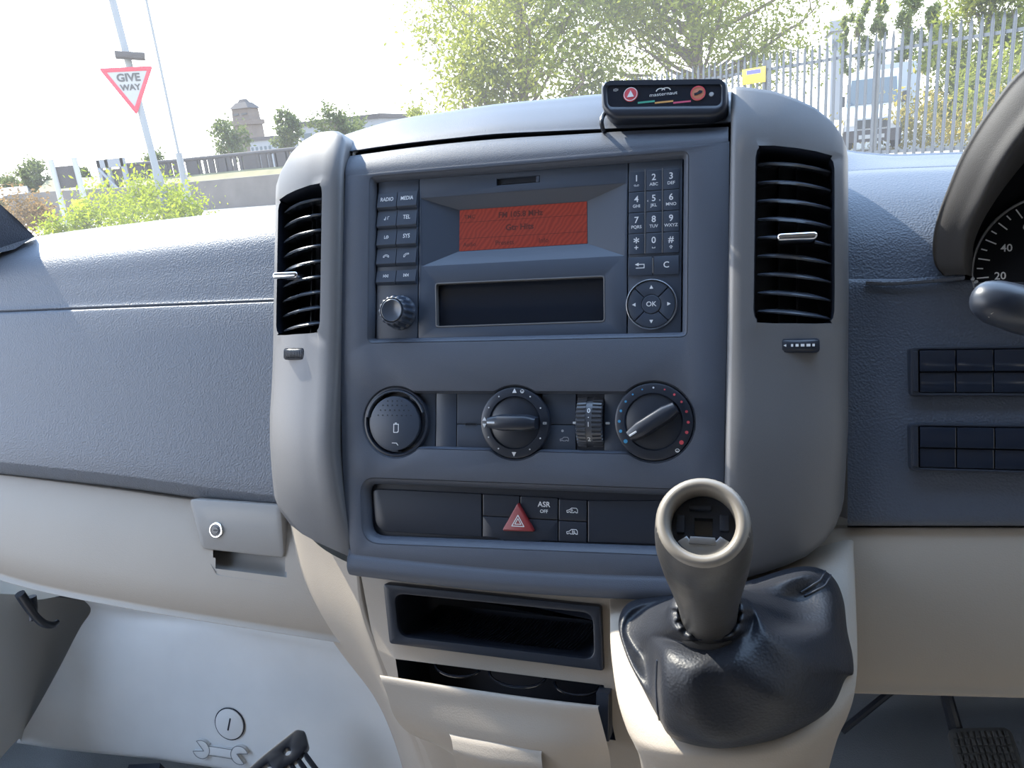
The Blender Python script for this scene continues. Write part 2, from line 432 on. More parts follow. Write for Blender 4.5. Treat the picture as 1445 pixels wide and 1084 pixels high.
obj('lower_panel', loft(lowp, 170, 140, lambda c: inpoly(topx(c), GL_HOLE) and c.z > -0.12), M_GREY, dash, 60)
# hump behind the central fascia
hx = (478, 495, 560, 640, 700, 780, 845, 935, 1030, 1050)
htop = ys([(478, 196), (495, 188), (560, 169), (640, 156), (700, 147), (780, 139), (845, 133), (935, 130), (1030, 129), (1050, 129)])
hgap = ys([(478, 219), (495, 216), (560, 206), (640, 197), (700, 191), (780, 187), (845, 184), (935, 180), (1030, 174), (1050, 173)])
hump = [[P(x, hgap(x) + 2, -30) for x in hx], [P(x, hgap(x) - 1, -11) for x in hx], [P(x, hgap(x) - 5, -10) for x in hx], [P(x, hgap(x) * .6 + htop(x) * .4, -16) for x in hx],
        [P(x, hgap(x) * .2 + htop(x) * .8, -32) for x in hx], [P(x, htop(x), -52) for x in hx]]
H2 = hump[-1]
hump += [[fwd(p, 0.06, -0.004) for p in H2], [fwd(p, 0.25, -0.03) for p in H2], [fwd(p, 0.75, -0.2) for p in H2]]
obj('top_pad', loft(hump, 70, 50), M_FASCIA, dash, 60)
# driver's side
xr = (1196, 1215, 1260, 1310, 1360, 1445, 1560, 1700)
back = ys([(1196, 214), (1240, 221), (1350, 218), (1445, 214), (1700, 205)])
lip = ys([(1196, 243), (1240, 240), (1350, 236), (1445, 232), (1700, 224)])
xk = (990, 1060, 1130) + xr
B0 = [P(x, back(x), -215) for x in xk]
cap = [[fwd(p, 0.60, -0.13) for p in B0], [fwd(p, 0.2, -0.03) for p in B0], [fwd(p, 0.03, -0.001) for p in B0], B0, [P(x, back(x) + 6, -190) for x in xk], [P(x, lip(x) - 3, -150) for x in xk], [P(x, lip(x) + 1, -150) for x in xk]]
def to_door(rows): return [r + [r[-1] + Vector((.22, 0, 0)), r[-1] + Vector((.46, 0, 0)), r[-1] + Vector((.62, 0, 0))] for r in rows]
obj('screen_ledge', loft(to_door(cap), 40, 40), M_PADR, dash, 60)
drv = [[P(x, lip(x) - 2, -156) for x in xr], [P(x, lip(x), -140) for x in xr], [P(x, lip(x) + 8, -118) for x in xr], [P(x, lip(x) + 40, -84) for x in xr], [P(x, lip(x) + 90, -62) for x in xr], [P(x, 388, -54) for x in xr], [P(x, 394, -53) for x in xr], [P(x, 401, -47) for x in xr], [P(x, 470, -44) for x in xr],
       [P(x, 560, -38) for x in xr], [P(x, 650, -34) for x in xr], [P(x, 710, -33) for x in xr], [P(x, 738, -34) for x in xr], [P(x, 742, -40) for x in xr], [P(x, 744, -60) for x in xr]]
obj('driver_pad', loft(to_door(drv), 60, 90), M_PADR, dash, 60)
obj('ridge', tube([P(1222, 398, -44), P(1260, 399, -43), P(1330, 394, -43), P(1360, 391, -44)], 0.0022, 8, 16), M_PADR, dash)
rb = ys([(1150, 968), (1207, 971), (1445, 977), (1700, 982)])
xr2 = (1150, 1207, 1260, 1340, 1445, 1560, 1700)
drl = [[P(x, 741, -62) for x in xr2], [P(x, 745, -46) for x in xr2], [P(x, 752, -40) for x in xr2], [P(x, 820, -34) for x in xr2], [P(x, 900, -36) for x in xr2], [P(x, rb(x) - 10, -44) for x in xr2], [P(x, rb(x), -58) for x in xr2],
       [fwd(P(x, rb(x), -58), .1, -.01) for x in xr2], [fwd(P(x, rb(x), -58), .5, .12) for x in xr2]]
obj('driver_lower_panel', loft(to_door(drl), 60, 50), M_GREY, dash, 60)

# glove box latch
gl = thing('glove_box_latch', 'grey square latch plate with a round key lock on the lower panel', 'latch', P(335, 745, -75))
def skin(pts, w):                      # outline px -> 2D at plane w
    return out2(pts, w)
gp = rpoly(skin([(266, 704), (396, 713), (401, 788), (284, 775)], -83), 0.006)
obj('latch_plate', plate(gp, -0.100, -0.0830, 0.002), M_GREYLATCH, gl)
obj('recess', move(loft([row([(286, 765, -86), (294, 768, -98), (340, 772, -100), (394, 778, -100), (402, 778, -90)]), row([(290, 783, -82), (298, 786, -94), (342, 792, -96), (395, 798, -96), (404, 799, -88)]),
                    row([(295, 798, -79), (304, 801, -87), (344, 807, -88), (396, 813, -88), (404, 814, -83)]), row([(299, 806, -77.5), (305, 809, -79.5), (346, 815, -80), (396, 822, -80), (403, 823, -79)]), row([(302, 810, -77.9), (307, 813, -77.8), (347, 819, -77.8), (396, 826, -77.8), (404, 827, -78)])], 50, 46), (0, 0, -.0032)), M_GREYLATCH, gl, 60)
lc = P(306, 748, -83)
lk = obj('lock_barrel', move(lathe([(0.0078, -0.002), (0.0078, 0.0014), (0.0072, 0.0022), (0.0062, 0.0022), (0.0060, 0.0012), (0.0, 0.0012)], 32), lc), M_CHROME, gl)
obj('lock_face', move(lathe([(0.0059, 0.0), (0.0059, 0.0016), (0.0036, 0.0018), (0.0033, 0.0024), (0.0, 0.0024)], 28), lc), M_SLAT, lk)
obj('keyway', move(plate(rrect(-.0022, -.0007, .0022, .0007, .0004), 0.0020, 0.00265, 0), lc), M_DEEP, lk)

# ================================================================ CENTRE FASCIA
fas = thing('centre_fascia', 'charcoal centre fascia panel surrounding the radio and heater controls', 'fascia', (-0.17, 0, 0))
def hv_outline(pad=0.0):
    cs = ((-.2722, -.0122, .0292 + pad), (-.1706, -.0114, .0292 + pad), (-.0636, -.0092, .0302 + pad))
    u0 = cs[0][0] - cs[0][2]; u1 = cs[2][0] + cs[2][2]
    us = sorted(set([u0 + (u1 - u0) * k / 90 for k in range(91)] + [c[0] + c[2] * math.cos(R_(a)) for c in cs for a in range(0, 181, 9)]))
    top, botm = [], []
    for u in us:
        t, b = -9, 9
        if -.262 < u < -.075: t, b = .0128 + pad, -.0332 - pad
        for cx, cy, r in cs:
            d = r * r - (u - cx) ** 2
            if d >= 0: t = max(t, cy + math.sqrt(d)); b = min(b, cy - math.sqrt(d))
        if t < b: t = b = cs[0][1] if u < -.2 else cs[2][1]
        top.append(Vector((u, t))); botm.append(Vector((u, b)))
    return botm + top[::-1]
HV = hv_outline()
RAD_HOLE = rpoly(m2([(-298, 53), (-39.5, 53.5), (-38.6, 190.5), (-298.2, 192)]), .005)
SW = rpoly(m2([(-300, -112), (-30, -106), (-30, -58.4), (-303, -58.6)]), [.016, .01, .01, .014], 8)
FO = m2([(-311, -121), (-306, -123), (-240, -125), (-180, -126), (-110, -125), (-13.5, -121), (-12.6, -20), (-9.8, 100), (-9.2, 195.5), (-60, 195.8), (-110, 196), (-170, 196), (-230, 196), (-280, 196), (-321.6, 195.5), (-323.5, 120), (-324.5, 40), (-320, -50), (-315, -100)])
sheet = plate(FO, -0.008, 0.0, 0.0012, holes=[RAD_HOLE, SW, HV])
# rounded frames that lead into the three openings
def chamfer(loop, w_out, w_in, off):
    loop = [Vector(p) for p in loop]
    if area(loop) < 0: loop = loop[::-1]
    v, f = [], []; n = len(loop)
    for d, z in ((0, w_out), (off * .35, w_out - .0012), (off, w_in * .6), (off, w_in)):
        v += [Vector((*p, z)) for p in offset(loop, d)]
    return v, grid_faces(4, n, True)
tu = (-.3216, -.30, -.27, -.23, -.18, -.13, -.08, -.04, -.0103)
gapv = [P(x, y, 0).y for x, y in ((491, 217), (518, 213), (560, 207), (625, 199.5), (705, 192.5), (790, 187.5), (870, 183), (960, 178.5), (1029, 175))]
toplip = loft([[Vector((u, .1950 + (g - .1950) * t + (0.001 if t > .97 else 0), w)) for u, g in zip(tu, gapv)] for t, w in ((0, -.0001), (.25, -.0006), (.5, -.0020), (.75, -.0042), (.93, -.0066), (1.0, -.0085), (1.02, -.014), (1.0, -.03))], 60, 24)
ub = (-.3125, -.306, -.24, -.18, -.11, -.06, -.012)
vb = (-121, -122.6, -125, -126, -125, -123, -121)
blip = loft([[Vector((u, v * MM + dv, w)) for u, v in zip(ub, vb)] for dv, w in ((.004, -.0002), (0, .0), (-.003, .0015), (-.0095, .0025), (-.015, .000), (-.018, -.006), (-.019, -.03))], 60, 24)
obj('backing', box(-.332, .004, -.12, .235, -.040, -.036, .001), M_DEEP, fas)
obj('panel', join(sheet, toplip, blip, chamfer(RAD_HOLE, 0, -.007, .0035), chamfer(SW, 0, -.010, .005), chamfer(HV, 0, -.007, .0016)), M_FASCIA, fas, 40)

# ================================================================ AIR VENT PILLARS
def vent(side, label):
    s = 1 if side == 'R' else -1
    u_in = -.0085 if s > 0 else -.3225
    def U(a): return u_in + s * a
    av = thing('air_vent', label, 'air vent', Vector((U(.04), .12, -.02)), 'tall air vents either side of the centre fascia')
    prof = [(0.0, -.010), (0.0, .0015), (.0012, .0045), (.004, .0058), (.0095, .0062), (.0172, .0058), (.0185, .0055), (.030, .0042), (.045, .0008), (.058, -.0045), (.0695, -.0105), (.071, -.0115), (.0765, -.0155), (.0800, -.021), (.0820, -.029), (.0825, -.040), (.0828, -.085)]
    # topline / bottom line / vent edges against a
    topl = lambda a: np.interp(a, [0, .004, .033, .058, .068, .075, .080, .083], [.236, .237, .2295, .217, .209, .2, .19, .183])
    botl = lambda a: np.interp(a, [0, .012, .04, .060, .072, .078, .083], [-.126, -.121, -.111, -.101, -.089, -.078, -.060])
    if s < 0: topl = lambda a: np.interp(a, [0, .004, .012, .030, .050, .064, .075, .083], [.222, .231, .236, .2365, .229, .217, .200, .182])
    vt = (lambda a: np.interp(a, [.0172, .071], [.1895, .1825]))
    vbm = lambda a: .0612
    def lean(a, v):
        if s > 0: return -.0042 * min(1.1, max(0, (.2 - v) / .25)) * (1 - a / .083)
        return .013 * min(1, max(0, (-.03 - v) / .09)) ** 1.4 * (1 - a / .083)
    rows = []
    nb, nm, nt = 26, 26, 14
    for i in range(nb + nm + nt + 1):
        r = []
        for a, w in prof:
            if i <= nb: v = botl(a) + (vbm(a) - botl(a)) * (1 - (1 - i / nb) ** 1.0)
            elif i <= nb + nm: v = vbm(a) + (vt(min(max(a, .0172), .071)) - vbm(a)) * (i - nb) / nm
            else: v = vt(min(max(a, .0172), .071)) + (topl(a) - vt(min(max(a, .0172), .071))) * (i - nb - nm) / nt
            wide = np.interp(v, [-.12, -.077, -.01, .09, .2], [.90, .94, .985, 1.0, 1.0])
            k = max(0, (v - .185) / .05)
            ww = w - 0.010 * k * k - .012 * max(0, (-.06 - v) / .06) ** 2 * (1 if s > 0 else .6) + .005 * math.exp(-((v + .03) / .05) ** 2)
            r.append(Vector((U(a * wide) + lean(a, v), v, ww)))
        rows.append(r)
    nc = len(prof); V = [p for r in rows for p in r]; Fs = []
    ca, cb = 5, 11                     # vent opening columns
    for i in range(len(rows) - 1):
        for j in range(nc - 1):
            if ca <= j < cb and nb <= i < nb + nm: continue
            Fs.append([i * nc + j, i * nc + j + 1, (i + 1) * nc + j + 1, (i + 1) * nc + j])
    for ii, jj, sy, sx_ in ((nb, ca, 1, 1), (nb, cb, 1, -1), (nb + nm, ca, -1, 1), (nb + nm, cb, -1, -1)):
        for di, dj, k in ((0, 0, 1.0), (sy, 0, .35), (0, sx_, .35)):
            q = rows[ii + di][jj + dj]; e = .0024 * k
            q.x += s * sx_ * (e if dj == 0 else 0); q.y += sy * (e if di == 0 else 0)
    # top rim rolls back over the edge, opening gets an inward wall
    n0 = len(V)
    for k, (dv, dw) in enumerate(((.0, 0), (.0012, -.003), (.0015, -.03), (.0, -.09))):
        V += [p + Vector((0, dv, dw)) for p in rows[-1]]
    for k in range(3):
        for j in range(nc - 1): a = n0 + k * nc + j; Fs.append([a, a + 1, a + nc + 1, a + nc])
    n0 = len(V)
    for dv, dw in ((0, 0), (-.0015, -.004), (-.003, -.05)):
        V += [p + Vector((0, -dv if 0 else dv * -1 * -1, dw)) for p in rows[0]]
    for k in range(2):
        for j in range(nc - 1): a = n0 + k * nc + j; Fs.append([a, a + 1, a + nc + 1, a + nc])
    obj('pillar_trim', (V, Fs), M_SILVER, av, 50)
    ring = [rows[i][ca] for i in range(nb, nb + nm + 1)] + [rows[nb + nm][j] for j in range(ca + 1, cb + 1)] + [rows[i][cb] for i in range(nb + nm - 1, nb - 1, -1)] + [rows[nb][j] for j in range(cb - 1, ca, -1)]
    c = sum(ring, Vector()) / len(ring)
    lv = []
    for k, dw in ((1.0, .0), (.985, -.002), (.972, -.006), (.965, -.034), (0.0, -.036)):
        lv += [Vector((c.x + (p.x - c.x) * k, c.y + (p.y - c.y) * (1 - (1 - k) * .5 if k else 0), (p.z if k else c.z) + dw)) for p in ring]
    obj('housing', (lv, grid_faces(5, len(ring), True)), M_DEEP, av, 50)
    a0, a1 = .0186, .0692
    nsl = 9
    for k in range(nsl):
        y = .1748 - .01335 * k
        sv, n = [], 14
        sec = [(-.0005, .0), (.0006, .0012), (.0016, .0006), (.0052, -.010), (.0056, -.022), (.0040, -.022), (.0012, -.010)]
        for i in range(n + 1):
            t = i / n; a = a0 + (a1 - a0) * t
            front = np.interp(a, [.0172, .030, .045, .058, .071], [.004, .0030, -.0005, -.006, -.012]) - .0040 - .004 * (2 * t - 1) ** 2
            tap = 1 - .5 * abs(2 * t - 1) ** 4
            for dy, dw in sec: sv.append(Vector((U(a), y + dy * tap - (a - .045) * .10, front + dw)))
        m = len(sec)
        obj('slat', (sv, grid_faces(n + 1, m, True) + [[i for i in range(m)], [n * m + i for i in range(m)]]), M_SLAT, av, 40)
    for a in (.034, .047):
        obj('vane', box(U(a) - .0006, U(a) + .0006, .064, .181, -.034, -.024 - a * .1, .0002), M_BLACK, av)
    ay = .1213 if s > 0 else .113
    aa = .0445 if s > 0 else .056
    w0 = .0035 if s > 0 else -.006
    tabw = .0133 if s > 0 else .0125
    tb = plate(rrect(U(aa) - tabw, ay - .0028, U(aa) + tabw, ay + .0028, .0027, 6), -.012, w0 + .006, .0018, seg=4)
    obj('adjuster_tab', tb, M_CHROME, av, 40, 'chrome adjuster tab')
    # thumbwheel in its dished slot
    ta = .0465 if s > 0 else .043
    ty = .0455 if s > 0 else .0445
    hw = .0118 if s > 0 else .0088
    tw0 = np.interp(ta, [.03, .045, .058], [.0045, .0015, -.0035]) + .001
    obj('wheel_slot', plate(rrect(U(ta) - hw - .0012, ty - .0050, U(ta) + hw + .0012, ty + .0050, .0025, 5), tw0 - .006, tw0 + .0012, .0006), M_DEEP, av)
    tv = []
    nr, ncx = 13, 25
    for i in range(nr):
        b = -90 + 180 * i / (nr - 1)
        for j in range(ncx):
            u = -1 + 2 * j / (ncx - 1); rib = .0003 if (j % 2 and s < 0) else 0
            tv.append(Vector((U(ta) + u * hw, ty + .0040 * math.sin(R_(b)), tw0 + .0008 + (.0020 - .0012 * u * u - rib) * math.cos(R_(b)))))
    twl = obj('thumbwheel', (tv, grid_faces(nr, ncx)), M_BLACK, av, 20)
    if s > 0:
        mk = [flat(rrect(U(ta) + x - wd, ty - .0009, U(ta) + x + wd, ty + .0009, .0001, 1), tw0 + .0030) for x, wd in ((-.0053, .0007), (-.0020, .0010), (.0016, .0012), (.0054, .0013), (.0087, .0008))]
        mk.append(tri(U(ta) - .0098, ty, .0012, 180, tw0 + .0028))
        obj('marking', join(*mk), M_MARK, twl)
    # dished lines above and below the slot
    return av
vent('L', 'silver grey air vent pillar left of the radio, its slats in bright sunlight')
vent('R', 'silver grey air vent pillar right of the radio, beside the driver binnacle')

# ================================================================ RADIO
rad = thing('car_radio', 'dark car radio with a red display, keypad and volume knob', 'radio', (-.168, .12, -.006))
F0 = -.006
TR = [(-254.4, 172.2), (-85.4, 172.0), (-86.8, 116.6), (-252.8, 116.0)]
SLOT = rpoly(m2([(-240.4, 100.9), (-102.0, 101.4), (-101.6, 67.0), (-239.4, 65.8)]), .0022)
CARD = m2([(-189.0, 183.4), (-153.2, 183.6), (-153.2, 178.0), (-189, 178.0)])
obj('chassis', plate(RAD_HOLE, -.022, -.0185, 0), M_DEEP, rad)
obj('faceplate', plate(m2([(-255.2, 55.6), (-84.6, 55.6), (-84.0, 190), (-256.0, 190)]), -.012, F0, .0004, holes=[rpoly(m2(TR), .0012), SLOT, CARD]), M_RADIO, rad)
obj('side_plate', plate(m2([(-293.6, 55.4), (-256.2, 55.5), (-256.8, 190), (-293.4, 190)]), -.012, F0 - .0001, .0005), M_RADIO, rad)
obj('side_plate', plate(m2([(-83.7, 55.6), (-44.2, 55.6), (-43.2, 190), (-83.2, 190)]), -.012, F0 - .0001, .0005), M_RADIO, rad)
SCR = [(-223.5, 162.4), (-117.4, 162.4), (-116.9, 129.4), (-223.5, 128.6)]
to = [Vector((a * MM, b * MM, F0 - .0003)) for a, b in TR]; ti = [Vector((a * MM * (1.0), b * MM, F0 - .009)) for a, b in SCR]
obj('display_surround', (to + ti, [[0, 1, 5, 4], [1, 2, 6, 5], [2, 3, 7, 6], [3, 0, 4, 7]]), M_RADIO, rad, 0)
ds = obj('display', plate(m2(SCR), F0 - .012, F0 - .0086, 0), M_LCD, rad)
zt = F0 - .0084
def seg(x0, y0, x1, y1, w=.35): return stroke(m2([(x0, y0), (x1, y1)]), w * MM, zt)
obj('readout', join(text('FM 105.8 MHz', .0062, -.1715, .1560, zt, 1.0, bold=.03), text('Gtr Hits', .0066, -.172, .1455, zt, 1.05, bold=.03), text('Presets', .0054, -.1845, .1335, zt), text('Info', .0054, -.1520, .1335, zt), text('Audio', .0046, -.2145, .1335, zt), text('TMC', .0046, -.2145, .1562, zt), seg(-223, 152, -117.4, 152), seg(-223, 138.6, -117, 138.6)), M_LCDTXT, ds)
flap = obj('disc_flap', plate(offset(SLOT, 0), F0 - .009, F0 - .0055, .0004), M_GLOSS, rad)
so = SLOT if area(SLOT) > 0 else SLOT[::-1]
obj('slot_frame', plate(offset(so, -.0007), F0 - .005, F0 + .0004, .0003, holes=[offset(so, .0004)]), M_SILVER, rad)
obj('card_slot', join(plate(m2([(-189.5, 184), (-152.8, 184), (-152.8, 177.4), (-189.5, 177.4)]), F0 - .006, F0 - .003, 0), plate(m2([(-186, 181.6), (-157, 181.8), (-157, 179.6), (-186, 179.4)]), F0 - .003, F0 - .0025, 0)), M_BLACK, rad)
obj('card_catch', plate(m2([(-156.6, 183.4), (-153.4, 183.4), (-153.4, 178.2), (-156.6, 178.2)]), F0 - .004, F0 - .0004, .0008), M_RADIO, rad)
# icons (2D, mm, around 0,0)
def icon(lines, x, y, w=.42, k=1.0, z=0.0):
    return join(*[stroke([Vector((x + a * k * MM, y + b * k * MM)) for a, b in l], w * MM, z) for l in lines])
def arc(cx, cy, rx, ry, a0, a1, n=10): return [(cx + rx * math.cos(R_(a0 + (a1 - a0) * i / n)), cy + ry * math.sin(R_(a0 + (a1 - a0) * i / n))) for i in range(n + 1)]
IC = {
 'note': [arc(-1.5, -1, .6, .5, 0, 360), [(-.9, -1), (-.9, 1.3)], [(1, -1.2), (1, 1.2), (2.2, 1.5)]],
 'mute': [[(-1.8, 1.2), (-1.8, -1.2), (-.6, -1.2), (.5, 1.5), (.5, -1.5)], [(1.0, -1.2), (1.9, -.2), (1.2, 1.2)]],
 'hangup': [arc(0, -.8, 2.6, 1.8, 15, 165), arc(0, -.8, 1.5, .9, 15, 165), [(-2.5, -.4), (-2.4, -1.2), (-1.4, -.9)], [(2.5, -.4), (2.4, -1.2), (1.4, -.9)]],
 'call': [[(-2.2, -1.6), (-1.9, .2), (-.2, 1.4), (2.2, 1.5), (2.2, .6), (1.0, .5), (-.3, .1), (-.9, -.7), (-1.1, -1.6), (-2.2, -1.6)]],
 'prev': [[(-2.2, -1.2), (-2.2, 1.2)], [(0, 1.2), (-1.8, 0), (0, -1.2), (0, 1.2)], [(2, 1.2), (.3, 0), (2, -1.2), (2, 1.2)]],
 'next': [[(2.2, -1.2), (2.2, 1.2)], [(0, 1.2), (1.8, 0), (0, -1.2), (0, 1.2)], [(-2, 1.2), (-.3, 0), (-2, -1.2), (-2, 1.2)]],
 'back': [[(-1.4, 1.0), (3.0, 1.0), (3.0, -1.7), (-3.0, -1.7)]],
 'car': [[(-3.2, -.9), (-3.4, .3), (-1.8, .7), (-.4, 1.9), (2.6, 1.9), (3.3, .9), (3.3, -.9), (2.5, -.9)], arc(1.7, -1, .7, .7, 0, 180, 6), [(1.0, -.9), (-1.0, -.9)], arc(-1.8, -1, .7, .7, 0, 180, 6), [(-2.5, -.9), (-3.2, -.9)]],
 'screen': [arc(0, -.6, 1.7, 1.6, 20, 160), [(-1.6, 0), (-1.1, -1.3), (1.1, -1.3), (1.6, 0)], [(-.5, -.5), (-.5, -2)], [(.5, -.5), (.5, -2)]],
 'battery': [[(-1.6, 3.0), (-1.6, -3.0), (1.2, -3.0), (2.0, -2.0), (2.0, 2.8), (-1.6, 2.8)], [(-.6, 3.6), (.6, 3.6)], [(1.2, -2.6), (1.9, -2.6)]],
}
def keybox(x0, x1, y0, y1, name='key'):
    """A key of the left bank: its lower edge stands proud."""
    x0, x1, y0, y1 = [t * MM for t in (x0, x1, y0, y1)]
    b = F0 - .0004
    prof = [(y1, b), (y1 - .0002, F0 + .0006), (y0 + .0030, F0 + .0030), (y0 + .0024, F0 + .0030), (y0 + .0002, F0 + .0005), (y0, b)]
    v = [Vector((x, y, z)) for x in (x0, x1) for y, z in prof]
    return v, grid_faces(2, 6) + [[0, 1, 2, 3, 4, 5], [6, 7, 8, 9, 10, 11]]
def legend_on_key(geo, x0, x1, y0, y1):
    yc = (y0 + y1) / 2 + 1.2
    return geo
rowsL = [(164.0, 178.9), (148.2, 163.2), (132.4, 147.4), (116.6, 131.6), (101.2, 113.6)]
legs = [('RADIO', 'MEDIA'), ('note', 'TEL'), ('mute', 'SYS'), ('hangup', 'call'), ('prev', 'next')]
for (y0, y1), lg in zip(rowsL, legs):
    for c, (x0, x1) in enumerate(((-293.0, -275.6), (-275.0, -257.4))):
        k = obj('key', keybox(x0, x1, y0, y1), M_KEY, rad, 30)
        cx, cy = (x0 + x1) / 2 * MM, ((y0 + y1) / 2 + 1.4) * MM
        tt = (y1 * MM - cy) / ((y1 - y0 - 3) * MM); zk = F0 + .0006 + .0024 * tt + .0002
        if lg[c].isupper(): g = text(lg[c], .0047 if len(lg[c]) > 3 else .005, 0, 0, 0, .82)
        else: g = icon(IC[lg[c]], 0, 0, .38, 1.0)
        sl = math.atan2(.0024, (y1 - y0 - 3) * MM)
        g = xform(g, Matrix.Translation((cx, cy, zk)) @ Matrix.Rotation(sl * -1 * -1 if 0 else sl * 1.0, 4, 'X') if 0 else Matrix.Translation((cx, cy, zk)) @ Matrix.Rotation(-sl * -1.0, 4, 'X') if 0 else Matrix.Translation((cx, cy, zk + .0001)) @ Matrix.Shear('XY', 4, (0, 0)))
        g = ([Vector((p.x, p.y, p.z - (p.y - cy) * .0024 / ((y1 - y0 - 3) * MM))) for p in g[0]], g[1])
        obj('legend', g, M_MARK, k, 0)
# right keypad
KP = [[('1', ''), ('2', 'ABC'), ('3', 'DEF')], [('4', 'GHI'), ('5', 'JKL'), ('6', 'MNO')], [('7', 'PQRS'), ('8', 'TUV'), ('9', 'WXYZ')], [('*', '+'), ('0', ''), ('#', '')]]
cols = [(-83.2, -71.3), (-70.3, -58.3), (-57.4, -45.6)]
for r in range(4):
    y1 = 180.0 - 15.9 * r; y0 = y1 - 15.5
    for c in range(3):
        x0, x1 = cols[c]
        k = obj('key', box(x0 * MM, x1 * MM, y0 * MM, y1 * MM, F0 - .001, F0 + .0012, .0004), M_KEY, rad)
        a, b = KP[r][c]; cx, cy = (x0 + x1) / 2 * MM, (y0 + y1) / 2 * MM; z = F0 + .00135
        gs = [text(a, .0068 if a != '*' else .010, cx, cy + (.0022 if a != '*' else .0008), z)]
        if a == '1': gs.append(icon([arc(-1.3, 0, .7, .6, 0, 360), [(-1.3, -.6), (1.3, -.6)], arc(1.3, 0, .7, .6, 0, 360)], cx, cy - .0030, .28, .9, z))
        elif a == '0': gs.append(icon([[(-1.1, .4), (-1.1, -.4), (1.1, -.4), (1.1, .4)]], cx, cy - .0032, .4, .9, z))
        elif a == '#': gs.append(icon([[(-.5, -1.3), (-.5, 0), (-1.3, 0), (0, 1.2), (1.3, 0), (.5, 0), (.5, -1.3), (-.5, -1.3)]], cx, cy - .0032, .35, .85, z))
        elif b: gs.append(text(b, .0033 if b != '+' else .006, cx, cy - .0030, z))
        if a == '5': gs += [icon([[(-.4, 0), (.4, .5)], [(-.4, 0), (.4, -.5)]], cx - .0045, cy + .0005, .25, 1, z), icon([[(.4, 0), (-.4, .5)], [(.4, 0), (-.4, -.5)]], cx + .0045, cy + .0005, .25, 1, z)]
        obj('legend', join(*gs), M_MARK, k, 0)
for x in (-70.8, -57.85):
    obj('divider', box((x - .35) * MM, (x + .35) * MM, .117, .181, F0 - .001, F0 + .0016, .0003), M_SILVER, rad)
for (x0, x1), t in (((-83.4, -65.3), 'back'), ((-64.3, -45.6), 'C')):
    k = obj('key', box(x0 * MM, x1 * MM, .1006, .1146, F0 - .001, F0 + .0012, .0004), M_KEY, rad)
    cx = (x0 + x1) / 2 * MM; z = F0 + .00135
    g = text('C', .0064, cx, .1078, z) if t == 'C' else join(icon(IC['back'], cx, .108, .6, 1, z), tri(cx - .002, .109, .0016, 180, z + .00002, 1.2))
    obj('legend', g, M_MARK, k, 0)
obj('divider', box(-.0652, -.0644, .102, .1135, F0 - .001, F0 + .0016, .0003), M_SILVER, rad)
# navigation pad: ring, four sectors, OK
nc = Vector((-.0659, .0786, 0))
obj('pad_ring', move(lathe([(.0190, F0 - .001), (.0190, F0 + .0016), (.0184, F0 + .0022), (.0178, F0 + .0012), (.0178, F0 - .001)], 56), nc), M_ALU, rad)
for a in (90, 0, 270, 180):
    n = 14; o_ = circ(0, 0, .0175, n, a - 43.6, a + 43.6) + circ(0, 0, .0074, n, a + 42.5, a - 42.5)
    k = obj('pad_key', move(plate(o_, F0 - .001, F0 + .0014, .0004), nc), M_KEY, rad)
    q = Vector((.0127 * math.cos(R_(a)), .0127 * math.sin(R_(a)), 0)) + nc
    obj('legend', tri(q.x, q.y, .0017, a, F0 + .0016), M_MARK, k, 0)
k = obj('pad_key', move(lathe([(.0070, F0 - .001), (.0070, F0 + .0014), (.0066, F0 + .0018), (0, F0 + .0018)], 36), nc), M_KEY, rad)
obj('legend', text('OK', .0052, nc.x, nc.y, F0 + .0020), M_MARK, k, 0)
# volume knob
kc = Vector((-.2715, .0780, 0))
kv = []
for r, z, amp in ((.0142, F0 - .001, 0), (.0142, F0 + .002, 0), (.0128, F0 + .003, .0006), (.0122, F0 + .012, .0007), (.0116, F0 + .0155, .0006), (.0104, F0 + .0168, 0), (.0100, F0 + .0168, 0), (.0097, F0 + .0158, 0)):
    for i in range(96):
        a = 2 * math.pi * i / 96; rr = r + amp * math.cos(a * 16); kv.append(Vector((kc.x + rr * math.cos(a), kc.y + rr * math.sin(a), z)))
kn = obj('volume_knob', (kv, grid_faces(8, 96, True)), M_KEY, rad, 50)
obj('knob_cap', move(lathe([(.0095, F0 + .0155), (.0092, F0 + .0170), (.0086, F0 + .0174), (.0060, F0 + .0164), (.003, F0 + .0158), (0, F0 + .0156)], 40), kc), M_SLAT, kn)

# ================================================================ CLIMATE PANEL
cl = thing('climate_panel', 'heater control panel with two rotary dials and a ribbed thumbwheel below the radio', 'heater controls', (-.168, -.01, -.006))
Z0 = -.0055
def strip(x0, x1, y0, y1, name='blank_plate'):
    return obj(name, box(x0 * MM, x1 * MM, y0 * MM, y1 * MM, Z0 - .004, Z0, .0003, .0003), M_KEY, cl)
obj('back_plate', plate(HV, Z0 - .006, Z0 - .003, 0), M_DEEP, cl)
strip(-262, -239.2, -32.6, 12.0); strip(-238.5, -221.0, -32.6, 12.0)
bp = strip(-220.3, -185, -12.9, 12.0); bq = strip(-220.3, -185, -32.6, -13.5)
obj('light_window', join(plate(rrect(-.2135, -.0143, -.2035, -.0122, .0003), Z0, Z0 + .0006, .0002, holes=[rrect(-.213, -.0138, -.204, -.0127, .0002)])), M_BLACK, bp)
strip(-150, -123.2, -12.2, 12.4)
rc = strip(-150, -123.2, -32.6, -12.8, 'recirculation_button')
obj('legend', icon(IC['car'], -.1320, -.0240, .45, 1.0, Z0 + .0002), M_MARKDIM, rc, 0)
obj('lamp', move(lathe([(.0010, Z0), (.0010, Z0 + .0003), (0, Z0 + .0004)], 12), (-.1335, -.0172, 0)), M_MARKDIM, rc)
strip(-101.0, -76, -32.6, 12.4)
